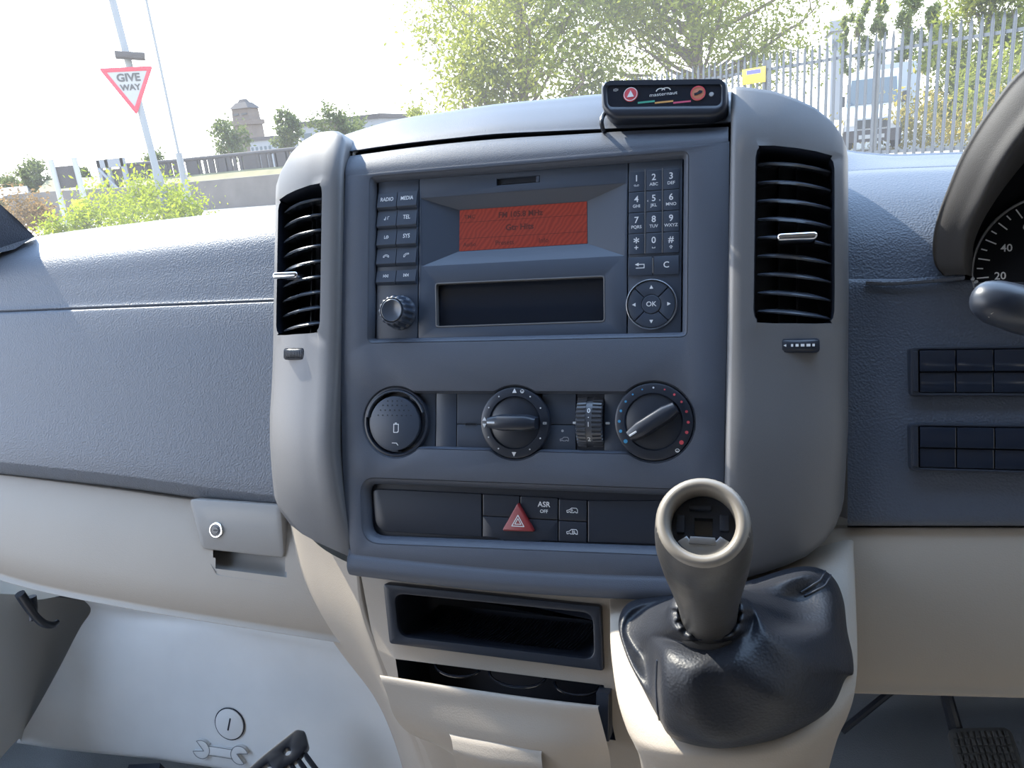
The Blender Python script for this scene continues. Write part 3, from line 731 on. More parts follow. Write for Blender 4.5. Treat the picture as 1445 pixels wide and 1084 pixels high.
for x in (-.1238, -.0985): obj('index_mark', plate(rrect(x - .0016, -.0118, x + .0016, -.0100, .0005), Z0, Z0 + .0005, .0001), M_MARK, cl)
M_WHEEL = mat('wheel_plastic', (.06, .066, .08), .28)
# ribbed thumbwheel
wc = (-.1118, -.0100)
wv, nr, nx = [], 145, 9
for i in range(nr):
    b = -88 + 176 * i / (nr - 1)
    for j, x in enumerate((-.0102, -.0102, -.0094, -.0026, -.0024, .0024, .0026, .0094, .0102)):
        rr = .0240 - (.006 if j == 0 else .0022 if j in (1, 8) else .0006 if j in (2, 7) else 0)
        if j in (4, 5): rr -= .0009
        elif (i % 7) < 3 and j in (1, 2, 3, 6, 7, 8): rr -= .0014
        wv.append(Vector((wc[0] + x, wc[1] + rr * math.sin(R_(b)) * .97, -.0185 + rr * math.cos(R_(b)) * .92)))
fw = obj('fan_wheel', (wv, grid_faces(nr, nx)), M_WHEEL, cl, 30)
def onwheel(g, ang):
    y = wc[1] + .0232 * math.sin(R_(ang)) * .97; z = -.0185 + .0235 * math.cos(R_(ang)) * .92
    return xform(g, Matrix.Translation((wc[0], y, z)) @ Matrix.Rotation(R_(-ang), 4, 'X'))
obj('legend', join(onwheel(text('0', .0052, 0, 0, 0), 22), onwheel(text('1', .0052, 0, 0, 0), -5), onwheel(text('2', .0052, 0, 0, 0), -36), onwheel(flat(circ(0, 0, .0004, 8), 0), 9)), M_MARK, fw, 0)
obj('wheel_well', plate(m2([(-122.6, -33), (-101.4, -33), (-101.4, 13), (-122.6, 13)]), Z0 - .002, Z0 - .0012, 0), M_DEEP, cl)
# rotary dials
def dial(c, r, rin, ang, name):
    d = obj(name, move(lathe([(r - .0006, -.010), (r - .0006, -.0015), (r - .0012, -.0002), (r - .0024, .0004), (rin + .0008, .0004), (rin + .0002, -.0010), (rin, -.0012), (rin - .0006, -.0008), (0, -.0008)], 72), (*c, 0)), M_BLACK, cl)
    n = 22; L, hw_ = rin - .0008, .0058
    gv = []
    for t in range(n + 1):
        s = -1 + 2 * t / n; x = s * L
        wdt = hw_ * (1 - .28 * max(0, abs(s) - .55) ** 1.0 / .45) ; h = .0138 - .0025 * s * s
        for q, zz in ((-1.0, -.001), (-1.0, h * .55), (-.86, h * .9), (-.55, h), (.55, h), (.86, h * .9), (1.0, h * .55), (1.0, -.001)):
            gv.append(Vector((x, q * wdt * (1.0 if zz > 0 else 1.12), zz)))
    M = Matrix.Translation((*c, 0)) @ Matrix.Rotation(R_(ang), 4, 'Z')
    g = obj('grip', xform((gv, grid_faces(n + 1, 8) + [[i for i in range(8)], [n * 8 + i for i in range(8)]]), M), M_BLACK, d, 40)
    obj('pointer', xform(plate(rrect(-L + .0008, -.0007, -L + .0070, .0007, .0003), .0100, .0128, .0001), M), M_MARK, g)
    return d
c1, c2 = (-.1706, -.0114), (-.0636, -.0092)
d1 = dial(c1, .0286, .0200, 0, 'air_dial')
mk = [flat(circ(c1[0] + .0240 * math.cos(R_(a)), c1[1] + .0240 * math.sin(R_(a)), .0006, 10), .0008) for a in (29, 58, 122, 151, 209, 238, 302, 331)]
mk += [tri(c1[0], c1[1] + .0245, .0022, 90, .0008), tri(c1[0], c1[1] - .0240, .0022, 270, .0008), tri(c1[0] - .0245, c1[1] + .0024, .0020, 90, .0008), tri(c1[0] - .0245, c1[1] - .0022, .0020, 270, .0008)]
mk += [icon(IC['screen'], c1[0] + .0062, c1[1] + .0248, .4, .9, .0008), icon([[(-1.5, .8), (1.5, .8), (1.5, -.8), (-1.5, -.8), (-1.5, .8)], [(-.5, .8), (-.5, -.8)], [(.5, .8), (.5, -.8)]], c1[0] + .0245, c1[1], .3, .85, .0008)]
obj('marking', join(*mk), M_MARK, d1, 0)
d2 = dial(c2, .0296, .0206, 33, 'temperature_dial')
rr = .0252
for i, a in enumerate((215, 197, 180, 162, 144, 127, 109)):
    pass
blue = [flat(circ(c2[0] + rr * math.cos(R_(a)), c2[1] + rr * math.sin(R_(a)), s, 14), .0008) for a, s in ((109, .0006), (127, .0007), (144, .0009), (162, .0010), (180, .0011), (197, .0012), (216, .0015))]
redd = [flat(circ(c2[0] + rr * math.cos(R_(a)), c2[1] + rr * math.sin(R_(a)), s, 14), .0008) for a, s in ((71, .0006), (53, .0009), (36, .0009), (18, .0010), (0, .0011), (-17, .0012), (-36, .0016))]
obj('marking', join(*blue), M_DOTB, d2, 0, 'blue dots'); obj('marking', join(*redd), M_DOTR, d2, 0, 'red dots')
obj('marking', join(flat(circ(c2[0], c2[1] + rr, .0007, 10), .0008), icon(IC['screen'], c2[0] + .0175, c2[1] - .0205, .4, .9, .0008)), M_MARK, d2, 0)
# lighter socket cover
lc_ = (-.2722, -.0122)
li = obj('socket_ring', move(lathe([(.0288, -.010), (.0288, -.002), (.0282, -.0008), (.0268, -.0006), (.0258, -.0020), (.0252, -.009), (0, -.0095)], 64), (*lc_, 0)), M_BLACK, cl)
obj('rim', join(plate(circ(*lc_, .0262, 40, 18, 172) + circ(*lc_, .0246, 40, 172, 18), -.006, .0006, .0005)), M_SLAT, li)
lid = obj('socket_lid', join(plate(circ(lc_[0] - .0008, lc_[1] - .0010, .0222, 60), -.009, .0000, .0012), plate(circ(*lc_, .0246, 30, 172, 275) + circ(*lc_, .0215, 30, 275, 172), -.009, -.0022, .0006)), M_KEY, cl)
dots = []
for r, y in enumerate((17.2, 13.6, 9.6, 5.4)):
    nn = (4, 6, 7, 8)[r]; sp_ = 4.2
    for i in range(nn): dots.append(flat(circ(lc_[0] + (i - (nn - 1) / 2) * sp_ * MM - .0008, lc_[1] + y * MM, .00055, 8), .0003))
obj('dimple', join(*dots), M_DEEP, lid, 0)
obj('legend', join(icon(IC['battery'], lc_[0] + .0008, lc_[1] - .0050, .7, 1.15, .0004), icon([[(-2.6, .8), (1.0, .8), (2.2, -.8)]], lc_[0] + .0005, lc_[1] - .0180, .6, 1.1, .0004)), M_MARK, lid, 0)

# ================================================================ SWITCH PANEL
sw = thing('switch_cluster', 'row of dark switches with a red hazard triangle below the heater controls', 'switch panel', (-.168, -.085, -.01))
Z1 = -.0075
obj('back_plate', plate(SW, Z1 - .006, Z1 - .003, 0), M_DEEP, sw)
obj('blank_plate', plate(rpoly(m2([(-292, -103), (-199.2, -102.8), (-199.8, -68.6), (-296, -68.2)]), [.012, .0008, .0008, .006], 8), Z1 - .004, Z1, .0008), M_BLACK, sw)
obj('blank_plate', plate(rpoly(m2([(-198.4, -85.6), (-168, -85.6), (-168, -69.0), (-198.6, -68.8)]), .0008), Z1 - .004, Z1, .0006), M_BLACK, sw)
obj('blank_plate', plate(rpoly(m2([(-198.4, -102.6), (-185, -102.8), (-177, -106), (-158, -106), (-150, -102.8), (-137.2, -102.4), (-137.2, -86.4), (-198.4, -86.2)]), .0008), Z1 - .004, Z1, .0006), M_BLACK, sw)
ab = obj('traction_button', plate(rpoly(m2([(-167.4, -85.8), (-137.2, -85.8), (-137.2, -69.4), (-167.4, -69.0)]), .0008), Z1 - .004, Z1 + .0004, .0006), M_BLACK, sw)
obj('legend', join(text('ASR', .0057, -.1482, -.0747, Z1 + .0006), text('OFF', .0037, -.1482, -.0800, Z1 + .0006)), M_MARK, ab, 0)
for y0, y1, n in ((-86.0, -70.2, 0), (-102.2, -86.7, 1)):
    db = obj('door_lock_button', plate(rrect(-.1364, y0 * MM, -.1146, y1 * MM, .0008), Z1 - .004, Z1 + .0004, .0006), M_BLACK, sw)
    g = icon(IC['car'], -.1258, ((y0 + y1) / 2 - .6) * MM, .45, 1.25, Z1 + .0006)
    g = join(g, icon([arc(-.3 if n == 0 else 1.2, .5, .5, .6, 0, 360)] + ([[(.2, 1.9), (.2, -.9)]] if n else []), -.1258, ((y0 + y1) / 2 - .6) * MM, .4, 1.2, Z1 + .0006))
    obj('legend', g, M_MARK, db, 0)
obj('blank_plate', plate(rpoly(m2([(-113.6, -102.0), (-42, -99.5), (-40, -67), (-113.8, -70.4)]), [.0008, .01, .01, .0008]), Z1 - .004, Z1, .0008), M_BLACK, sw)
hz = obj('hazard_button', plate(rpoly(m2([(-181.6, -96.4), (-154.8, -95.8), (-168.6, -73.4)]), .0022, 6), Z1 - .002, Z1 + .0035, .0012), M_RED, sw, 35, 'dark red triangular hazard button')
def trl(k, dy=0): return [Vector((-.1683 + x * k * MM, -.0888 + (y * k + dy) * MM)) for x, y in ((-5.2, -3.4), (5.2, -3.4), (0, 5.6))]
obj('legend', join(stroke(trl(.95), .00065, Z1 + .0037, True), stroke(trl(.48), .00055, Z1 + .0037, True)), M_MARK, hz, 0)

# ================================================================ CENTRE CONSOLE BASE, TRAY, DRAWER
cb = thing('console_base', 'pale grey lower console under the fascia carrying the tray and gear lever', 'console', P(700, 960, -40))
TRAY_Q = [(540, 824), (848, 856), (852, 948), (549, 909)]
DRW_Q = [(556, 928), (854, 966), (871, 1047), (566, 1010)]
KN = [[(506, 796, -33), (538, 804, -31), (850, 836, -29), (906, 842, -31)], [(511, 820, -31), (545, 829, -29), (845, 859, -27), (905, 866, -29)], [(524, 890, -31), (554, 905, -27), (848, 943, -25), (905, 954, -28)],
      [(533, 918, -31), (558, 930, -26), (852, 967, -24), (905, 974, -27)], [(566, 1000, -44), (570, 1008, -40), (869, 1045, -30), (910, 1062, -34)], [(590, 1050, -60), (600, 1056, -56), (880, 1100, -50), (915, 1110, -52)], [(612, 1120, -90), (630, 1130, -86), (880, 1180, -76), (920, 1200, -78)]]
def knot_grid(kn, n, drop):
    rows = []
    for i in range(len(kn) - 1):
        for k in range(n + (i == len(kn) - 2)):
            t = k / n; r = []
            for j in range(len(kn[0]) - 1):
                for m in range(n + (j == len(kn[0]) - 2)):
                    u = m / n; q = [Vector(kn[i + a][j + b]) for a in (0, 1) for b in (0, 1)]
                    p = q[0].lerp(q[1], u).lerp(q[2].lerp(q[3], u), t); r.append(P(p.x, p.y, p.z))
            rows.append(r)
    nc = len(rows[0]); f = []
    for i in range(len(rows) - 1):
        for j in range(nc - 1):
            if (i // n, j // n) in drop: continue
            f.append([i * nc + j, i * nc + j + 1, (i + 1) * nc + j + 1, (i + 1) * nc + j])
    rim = [P(p[0], p[1], p[2]) for p in kn[0]]; V = [p for r in rows for p in r]; n0 = len(V)
    V += [p + Vector((0, .004, -.03)) for p in rows[0]]
    f += [[j, j + 1, n0 + j + 1, n0 + j] for j in range(nc - 1)]
    return V, f
obj('front_panel', knot_grid(KN, 10, {(1, 1), (3, 1)}), M_GREY, cb, 60)
sidep = [row([(508, 790, -34), (520, 862, -33), (545, 930, -36), (572, 1000, -48), (596, 1050, -64), (625, 1120, -95)]), row([(503, 796, -32), (512, 862, -31), (536, 930, -34), (563, 1000, -48), (587, 1050, -66), (610, 1120, -95)]), row([(495, 796, -34), (503, 862, -34), (528, 930, -38), (556, 1000, -54), (580, 1050, -74), (600, 1120, -110)]),
         row([(450, 770, -50), (465, 850, -56), (500, 920, -66), (545, 995, -90), (570, 1050, -110), (590, 1120, -150)]), row([(412, 728, -70), (432, 830, -86), (472, 906, -100), (530, 985, -130), (560, 1045, -160), (580, 1110, -220)]), row([(405, 722, -110), (425, 822, -130), (468, 902, -160), (527, 982, -220), (556, 1045, -280), (575, 1110, -340)])]
obj('side_panel', loft(sidep, 50, 40), M_GREY, cb, 60)

tr_ = thing('storage_tray', 'open black storage tray set in the grey console above the drawer', 'tray', P(695, 885, -26))
WT = -21
o1 = rpoly(out2(TRAY_Q, WT), .003); qi = [(556, 838), (836, 866), (838, 931), (563, 898)]
o2 = rpoly(out2(qi, WT), .009, 8)
obj('frame', plate(o1, -.034, WT * MM, .0015, holes=[o2]), M_BLACK, tr_)
o2 = o2 if area(o2) > 0 else o2[::-1]
wv_ = []
for d, z in ((0, -.0255), (.001, -.030), (.003, -.075), (.012, -.085)):
    wv_ += [Vector((*p, z)) for p in offset(o2, d)]
n = len(o2); wf = grid_faces(4, n, True) + [[3 * n + i for i in range(n)]]
obj('bin', (wv_, wf), M_DEEP, tr_, 50)
ctr = Vector((sum(p.x for p in o2) / n, sum(p.y for p in o2) / n))
ribs = []
for i in range(46):
    x = ctr.x - .066 + .132 * i / 45
    ribs.append(tube([Vector((x, ctr.y - .0165, -.032)), Vector((x + .006, ctr.y - .013, -.055)), Vector((x + .010, ctr.y - .008, -.078))], .0006, 5, caps=False))
obj('rubber_ribs', join(*ribs), M_BLACK, tr_)

dr = thing('cup_holder_drawer', 'half open pale grey cup holder drawer below the black tray', 'drawer', P(700, 1020, 10))
oo = rpoly(out2(DRW_Q, -18), .004); oo = oo if area(oo) > 0 else oo[::-1]
wv_ = []
for d, z in ((-.007, -.034), (-.006, -.040), (-.003, -.09)):
    wv_ += [Vector((*p, z)) for p in offset(oo, d)]
n = len(oo); obj('liner', (wv_, grid_faces(3, n, True) + [[2 * n + i for i in range(n)]]), M_DEEP, dr, 50)
fl = [row([(538, 961, -6), (640, 972, -8), (760, 986, -8), (842, 996, -4)]), row([(536, 953, 6), (640, 969, 8), (750, 985, 8), (846, 996, 6)]), row([(537, 957, 11), (640, 973, 14), (750, 989, 14), (844, 1000, 11)]),
      row([(546, 980, 11), (650, 998, 15), (760, 1014, 15), (850, 1024, 11)]), row([(556, 1010, 9), (655, 1030, 16), (765, 1048, 17), (858, 1055, 9)]), row([(574, 1032, 4), (660, 1050, 14), (765, 1070, 14), (861, 1072, 4)]),
      row([(600, 1045, -8), (668, 1072, 4), (770, 1092, 4), (862, 1088, -6)]), row([(620, 1050, -25), (670, 1085, -16), (770, 1110, -16), (862, 1095, -20)])]
obj('flap', loft(fl, 60, 50), M_GREY, dr, 50)
gr = [row([(628, 1028, 11), (700, 1038, 13), (772, 1046, 11)]), row([(634, 1036, 14.5), (700, 1047, 16.5), (766, 1055, 14.5)]), row([(638, 1048, 17.5), (700, 1060, 19.5), (764, 1067, 17.5)]), row([(640, 1066, 18), (700, 1082, 20), (766, 1090, 18)]), row([(645, 1085, 5), (700, 1100, 8), (766, 1110, 5)])]
obj('finger_grip', loft(gr, 30, 24), M_GREY, dr, 60)
for x, y, r in ((640, 945, .020), (725, 957, .024), (810, 972, .018)):
    c = P(x, y, -24); obj('cup_ring', tube([c + Vector((r * math.cos(a / 12 * math.pi), r * .35 * math.sin(a / 12 * math.pi) * -1, -.010 + .006 * math.sin(a / 12 * math.pi))) for a in range(13)], .0012, 6), M_GLOSS, dr)
obj('hinge_arm', box(*(P(850, 1040, -6).x + t for t in (-.006, .004)), *(P(850, 1040, -6).y + t for t in (-.006, .03)), -.03, -.012, .001), M_BLACK, dr)

# ================================================================ GEAR LEVER ON ITS POD
podr = [row([(862, 800, -60), (960, 770, -66), (1060, 760, -66), (1150, 748, -66), (1212, 742, -70)]),
        row([(866, 842, -30), (960, 826, -30), (1060, 806, -32), (1150, 778, -34), (1200, 760, -40)]),
        row([(867, 870, 0), (960, 870, 8), (1060, 862, 8), (1150, 840, 4), (1201, 815, -12)]),
        row([(868, 920, 34), (960, 930, 44), (1060, 930, 44), (1160, 905, 38), (1204, 880, 16)]),
        row([(876, 985, 62), (960, 995, 74), (1060, 995, 76), (1160, 965, 66), (1205, 940, 40)]),
        row([(888, 1030, 76), (960, 1048, 92), (1060, 1048, 92), (1150, 1020, 84), (1200, 985, 58)]),
        row([(900, 1056, 80), (965, 1072, 95), (1060, 1072, 95), (1140, 1052, 86), (1190, 1018, 60)]),
        row([(908, 1080, 68), (968, 1100, 82), (1060, 1102, 82), (1132, 1084, 74), (1176, 1050, 48)]),
        row([(918, 1150, 20), (970, 1180, 30), (1060, 1180, 30), (1120, 1160, 24), (1160, 1110, 0)])]
pl = []
for i, r in enumerate(podr):           # both flanks fall away from the front face
    a, b = r[0], r[-1]
    pl.append([a + Vector((.004, -.004, -.10)), a + Vector((-.0005, 0, -.020)), a] + r[1:-1] + [b, b + Vector((.0015, 0, -.018)), b + Vector((-.010, -.004, -.10))])
obj('lever_pod', loft(pl, 70, 60), M_GREY, cb, 60)

gear = thing('gear_lever', 'black gear lever with a missing cap and a leather gaiter on the console pod', 'gear lever', P(1000, 960, 60))
base = [(873, 882, 18), (886, 852, 4), (925, 842, 0), (980, 836, -2), (1050, 822, 2), (1110, 803, 2), (1145, 800, 4), (1172, 812, 6), (1188, 840, 10), (1197, 890, 22), (1203, 945, 48), (1192, 958, 56),
        (1168, 1003, 80), (1110, 1038, 96), (1050, 1052, 100), (1000, 1054, 100), (950, 1040, 96), (930, 1015, 90), (905, 968, 72), (884, 925, 48)]
mid = [(889, 886, 24), (902, 866, 16), (935, 852, 22), (982, 842, 34), (1048, 830, 20), (1100, 818, 27), (1134, 814, 27), (1158, 832, 30), (1168, 858, 37), (1166, 886, 52), (1136, 906, 84),
       (1132, 946, 104), (1102, 976, 118), (1066, 992, 120), (1020, 1004, 118), (972, 1002, 120), (938, 978, 120), (926, 958, 96), (912, 932, 54), (898, 908, 36)]
mid2 = [(918, 878, 44), (930, 862, 42), (955, 850, 52), (985, 840, 62), (1030, 832, 50), (1066, 832, 46), (1094, 838, 42), (1110, 848, 42), (1116, 862, 48), (1112, 878, 62), (1088, 888, 98),
       (1078, 910, 112), (1058, 930, 120), (1034, 942, 122), (1006, 946, 122), (972, 944, 122), (944, 928, 118), (934, 916, 104), (922, 904, 70), (916, 892, 52)]
def ringpx(cx, cy, rx, ry, w, dw, n=20, a0=195):
    return [(cx + rx * math.cos(R_(a0 - 360 * i / n)), cy - ry * math.sin(R_(a0 - 360 * i / n)), w - dw * math.sin(R_(a0 - 360 * i / n))) for i in range(n)]
r1 = ringpx(1002, 868, 62, 44, 98, 12); r2 = ringpx(1001, 866, 48, 38, 108, 8); r3 = ringpx(1001, 868, 40, 26, 104, 6)
rings = [row([(x, y, w - 8) for x, y, w in base]), row(base), [P(*b).lerp(P(*m), .35) + Vector((0, 0, .005)) for b, m in zip(base, mid)], row(mid), row(mid2), row(r1), row(r2), row(r3)]
nu, nv = 120, 70
closed = []
for r in rings:
    e = cr_eval([r[-2], r[-1]] + r + [r[0], r[1], r[2]], (len(r) + 4) * 12 + 1)
    e = e[24:24 + len(r) * 12]
    closed.append([e[int(k * len(e) / nu)] for k in range(nu)])
cols_ = [cr_eval([r[j] for r in closed], nv) for j in range(nu)]
gv = []
for i in range(nv):
    t = i / (nv - 1)
    for j in range(nu):
        p = cols_[j][i]; a = j / nu * 2 * math.pi
        fold = math.sin(math.pi * min(1, t * 1.05)) * (.0030 * math.sin(4 * a + 3 * t + .8) + .0012 * math.sin(9 * a - 5 * t)) + (.0022 * math.sin(16 * a) * max(0, (t - .72) / .28))
        gv.append(p + Vector((0, 0, fold)))
obj('gaiter', (gv, grid_faces(nv, nu, True)), M_LEATHER, gear, 180)
def seam_line(j0, i0, i1):
    return tube([gv[i * nu + j0] + Vector((0, 0, .0006)) for i in range(i0, i1)], .0007, 5)
for j in (40, 42, 102): obj('stitching', seam_line(j, 4, 36), M_BLACK, gear)
kb, kt = P(1001, 885, 92), P(991, 737, 186)
ax = (kt - kb).normalized(); L = (kt - kb).length
q = Vector((0, 0, 1)).rotation_difference(ax).to_matrix()
tip = (ax * .55 + Vector((0, -.05, 1)) * .45).normalized()
path = [kb - ax * .02, kb, kb + ax * L * .25, kb + ax * L * .5, kb + ax * L * .72, kb + ax * L * .86, kt]
def knob_sec(t):                       # radius along the handle
    return np.interp(t, [0, .12, .13, .2, .36, .55, .72, .85, .94, 1.0], [.0176, .0176, .0162, .0160, .0172, .0200, .0228, .0242, .0238, .0222])
v, nK, mK = [], 40, 40
for i in range(mK + 1):
    t = i / mK; c = kb - ax * .012 + (kt - kb + ax * .012) * t
    d = ax.lerp(tip, max(0, t - .45) / .55).normalized(); qq = Vector((0, 0, 1)).rotation_difference(d).to_matrix()
    r = float(knob_sec(t))
    for k in range(nK): a = 2 * math.pi * k / nK; v.append(c + qq @ Vector((r * math.cos(a), r * math.sin(a), 0)))
qt = Vector((0, 0, 1)).rotation_difference(tip).to_matrix()
kb_ = obj('knob', (v, grid_faces(mK + 1, nK, True)), M_KNOB, gear, 60)
MK = Matrix.Translation(kt) @ qt.to_4x4()
obj('worn_lit_rim', xform((lambda g: (g[0], g[1][:-1]))(lathe([(.0155, -.0185), (.0158, -.001), (.0168, .0014), (.0185, .0026), (.0205, .0022), (.0220, .0006), (.0228, -.0022), (.0226, -.004)][::-1], 48)), MK), M_KNOBRIM, kb_, 60, 'worn rim coloured pale as if sunlit')
MK = Matrix.Translation(kt) @ qt.to_4x4()
sq = rrect(-.0045, -.0045, .0045, .0045, .0004)
obj('socket', xform(plate(circ(0, 0, .0157, 40), -.018, -.0115, 0, holes=[sq]), MK), M_BLACK, gear)
obj('socket_rib', xform(join(plate(circ(0, 0, .0150, 20, 215, 330) + circ(0, 0, .0095, 20, 330, 215), -.012, -.0075, .0008), plate([Vector(p) for p in ((-.006, -.006), (.006, -.006), (.0065, -.0095), (-.0065, -.0095))], -.012, -.0060, .0004)), MK), M_ALU, gear)
obj('socket_rib', xform(join(box(-.013, -.009, -.004, .005, -.012, -.008, .0003), box(-.007, .004, .0080, .0105, -.012, -.008, .0003), box(.008, .0125, -.002, .006, -.012, -.008, .0003)), MK), M_BLACK, gear)
obj('collar', xform(lathe([(.0190, -.010), (.0202, -.006), (.0206, 0), (.0200, .006), (.0186, .010), (.0180, .011)], 40), Matrix.Translation(kb + ax * .002) @ q.to_4x4()), M_KNOB, gear)

# ================================================================ DRIVER FEEDBACK DISPLAY ON THE HUMP
dv = thing('driver_display', 'small black warning light display stuck on top of the centre fascia', 'display', P(938, 150, -5))
WD = 4
oq = rpoly(out2([(847, 113), (1027, 111), (1028, 152), (1010, 165), (862, 167), (848, 152)], WD), [.006, .006, .006, .006, .006, .006], 6)
oq = oq if area(oq) > 0 else oq[::-1]
iq = rpoly(out2([(858, 121), (1016, 119), (1015, 146), (860, 148)], WD), .003, 5)
hb = plate(oq, -.030, WD * MM, .004, holes=[iq], seg=4)
obj('housing', hb, M_BLACK, dv, 40)
fp = obj('face', plate(out2([(855, 118), (1020, 116), (1020, 150), (857, 151)], WD), -.004, .0028, 0), M_GLOSS, dv)
def DV(px, py, w=1.7): return P(px, py, w)
def on(px, py, g, w=3.0):
    return move(g, P(px, py, w))
lf = obj('warning_lamp', on(890, 133.5, lathe([(.0055, 0), (.0052, .0006), (.0040, .0008), (0, .0008)], 30), 2.8), M_DOTR, dv)
obj('marking', join(on(890, 133.5, tri(0, -.0003, .0032, 90, .0011)), on(890, 133.5, stroke(circ(0, 0, .0049, 30), .0005, .0010, True))), M_MARK, lf, 0)
lg = obj('vehicle_lamp', on(985, 132, lathe([(.0053, 0), (.0050, .0006), (.0038, .0008), (0, .0008)], 30), 2.8), mat('lamp_amber', (.50, .20, .12), .4), dv)
obj('marking', join(on(985, 132, stroke(circ(0, 0, .0049, 30), .0009, .0010, True))), M_DOTR, lg, 0)
obj('marking', join(on(985, 132, flat(m2([(-2.6, -1.6), (2.8, -.2), (3.2, 1.2), (1.2, 2.0), (-.6, .6), (-2.8, .2)]), .0011))), M_DEEP, lg, 0)
obj('lettering', on(936, 132.6, text('masternaut', .0036, 0, 0, 0, 1.25, bold=0)), M_MARK, fp, 0)
def swoosh(x, s): return [(x + s * 5.4 * (t / 8) - s * .6, -.9 + 3.2 * math.sin(math.pi * .62 * (1 - t / 8)) - .2) for t in range(9)]
obj('emblem', on(936, 126.2, join(stroke(m2(arc(-2.0, -1, 3.1, 2.0, 175, 15)), .0007, 0), stroke(m2(arc(2.0, -1, 3.1, 2.0, 5, 165)), .0007, .00005))), M_MARK, fp, 0)
for (a, b), c in (((900, 924), (0.05, .30, .22)), ((924, 950), (.55, .30, .10)), ((950, 975), (.50, .08, .16))):
    m = mat('bar_colour', c, .5); p0, p1 = P(a, 146.5, 2.8), P(b, 141.5, 2.8)
    obj('colour_bar', plate(rrect(p0.x, p0.y, p1.x, p1.y, .0001, 1), .0028, .0030, 0), m, fp)
obj('speaker_mark', on(868, 127, icon([[(-1, .6), (-1, -.6), (0, -.6), (.9, -1), (.9, 1), (0, .6), (-1, .6)], arc(1.2, 0, .9, .9, -50, 50, 5)], 0, 0, .3)), M_MARK, fp, 0)
obj('sensor_dot', on(1004, 133, lathe([(.0017, 0), (.0015, .0004), (0, .0005)], 16), 2.8), M_MARKDIM, fp)
obj('cable', tube([P(853, 160, -3), P(850, 166, 1), P(849, 174, 2), P(851, 183, -3), P(853, 186, -16)], .0017, 8, 24), M_BLACK, dv)

# ================================================================ INSTRUMENT BINNACLE
M_GAUGE = mat('gauge_black', (.008, .009, .012), .7, spec=.1)
ic = thing('instrument_cluster', 'black hooded speedometer binnacle behind the indicator stalk', 'instrument cluster', P(1400, 300, -30))
def mirror(l, cx=1630): return l + [(2 * cx - x, y - 12, w) for x, y, w in l[::-1]]
hoodA = mirror([(1330, 388, -48), (1319, 372, -42), (1316, 345, -32), (1322, 310, -20), (1336, 270, -8), (1360, 213, 6), (1398, 152, 16), (1445, 96, 22), (1530, 40, 26), (1600, 25, 28)])
hoodB = mirror([(1333, 389, -42), (1323, 374, -34), (1322, 346, -22), (1328, 312, -8), (1343, 272, 6), (1368, 216, 20), (1406, 156, 30), (1453, 102, 36), (1538, 48, 40), (1602, 33, 42)])
hoodC = mirror([(1362, 388, -34), (1362, 376, -22), (1364, 344, -8), (1374, 312, 8), (1390, 282, 20), (1412, 240, 32), (1445, 194, 40), (1485, 150, 46), (1550, 105, 50), (1610, 90, 52)])
hoodD = mirror([(1372, 390, -48), (1372, 376, -46), (1374, 346, -44), (1384, 318, -42), (1400, 290, -40), (1424, 256, -40), (1458, 216, -40), (1500, 180, -40), (1560, 146, -40), (1612, 136, -40)])
hz0 = [(x + 10, y + 12, w - 90) for x, y, w in hoodA]
obj('hood', loft([row(hz0), row(hoodA), row(hoodB), [a.lerp(b, .5) + Vector((0, 0, .003)) for a, b in zip(row(hoodB), row(hoodC))], row(hoodC), [a.lerp(b, .5) for a, b in zip(row(hoodC), row(hoodD))], row(hoodD)], 110, 50), M_HOOD, ic, 60)
gc = P(1497, 382, -48)
obj('dial_panel', plate(out2([(1360, 410), (1362, 270), (1440, 180), (1560, 130), (1800, 130), (1900, 410)], -52), -.056, -.052, 0), M_GAUGE, ic)
gd = obj('speedometer', move(lathe([(.0540, -.003), (.0540, .0), (.0532, .0005), (.0, .0005)], 72), gc), M_GAUGE, ic)
obj('rim', move(lathe([(.0560, -.002), (.0556, .0014), (.0548, .0016), (.0540, .0006)], 72, caps=False), gc), M_ALU, gd)
tk = []
for i in range(33):
    a = R_(215 - 250 * i / 32); r0 = .052; r1_ = .045 if i % 2 == 0 else .0485
    tk.append(stroke([Vector((r0 * math.cos(a), r0 * math.sin(a))), Vector((r1_ * math.cos(a), r1_ * math.sin(a)))], .0009, .0008))
for i, s in enumerate(('0', '20', '40', '60', '80', '100', '120', '140', '160')):
    a = R_(215 - 250 * i / 8); tk.append(text(s, .0075, .0375 * math.cos(a), .0375 * math.sin(a), .0008))
obj('marking', move(join(*tk), gc), M_MARK, gd, 0)
for k, (x, y) in enumerate(((1372, 394), (1377, 398))):
    obj('trip_button', on(x, y, lathe([(.0012, 0), (.0011, .002), (0, .0022)], 12), -46), M_MARKDIM, ic)

st = thing('indicator_stalk', 'black indicator stalk with a tip coloured pale as if lit reaching in from the right', 'stalk', P(1420, 435, 110))
pth = [P(1393, 424, 118), P(1398, 425, 119), P(1420, 431, 118), P(1450, 440, 112), P(1500, 452, 100), P(1600, 468, 80), P(1720, 480, 20), P(1760, 484, -40)]
obj('arm', tube(pth, [.0095, .0112, .0120, .0125, .012, .011, .011, .011], 22, 50), M_BLACK, st, 50)
dir_ = (pth[0] - pth[2]).normalized(); dir_ = (dir_ + Vector((0, .0, .9))).normalized()
obj('tip', xform(lathe([(.0098, -.004), (.0098, .001), (.0088, .0026), (.0065, .0032), (0, .0034)], 28), Matrix.Translation(P(1398, 424, 122)) @ Vector((0, 0, 1)).rotation_difference(dir_).to_matrix().to_4x4()), mat('lit_tip', (.34, .31, .27), .5), st)  # light on the stalk end is put into this pale colour

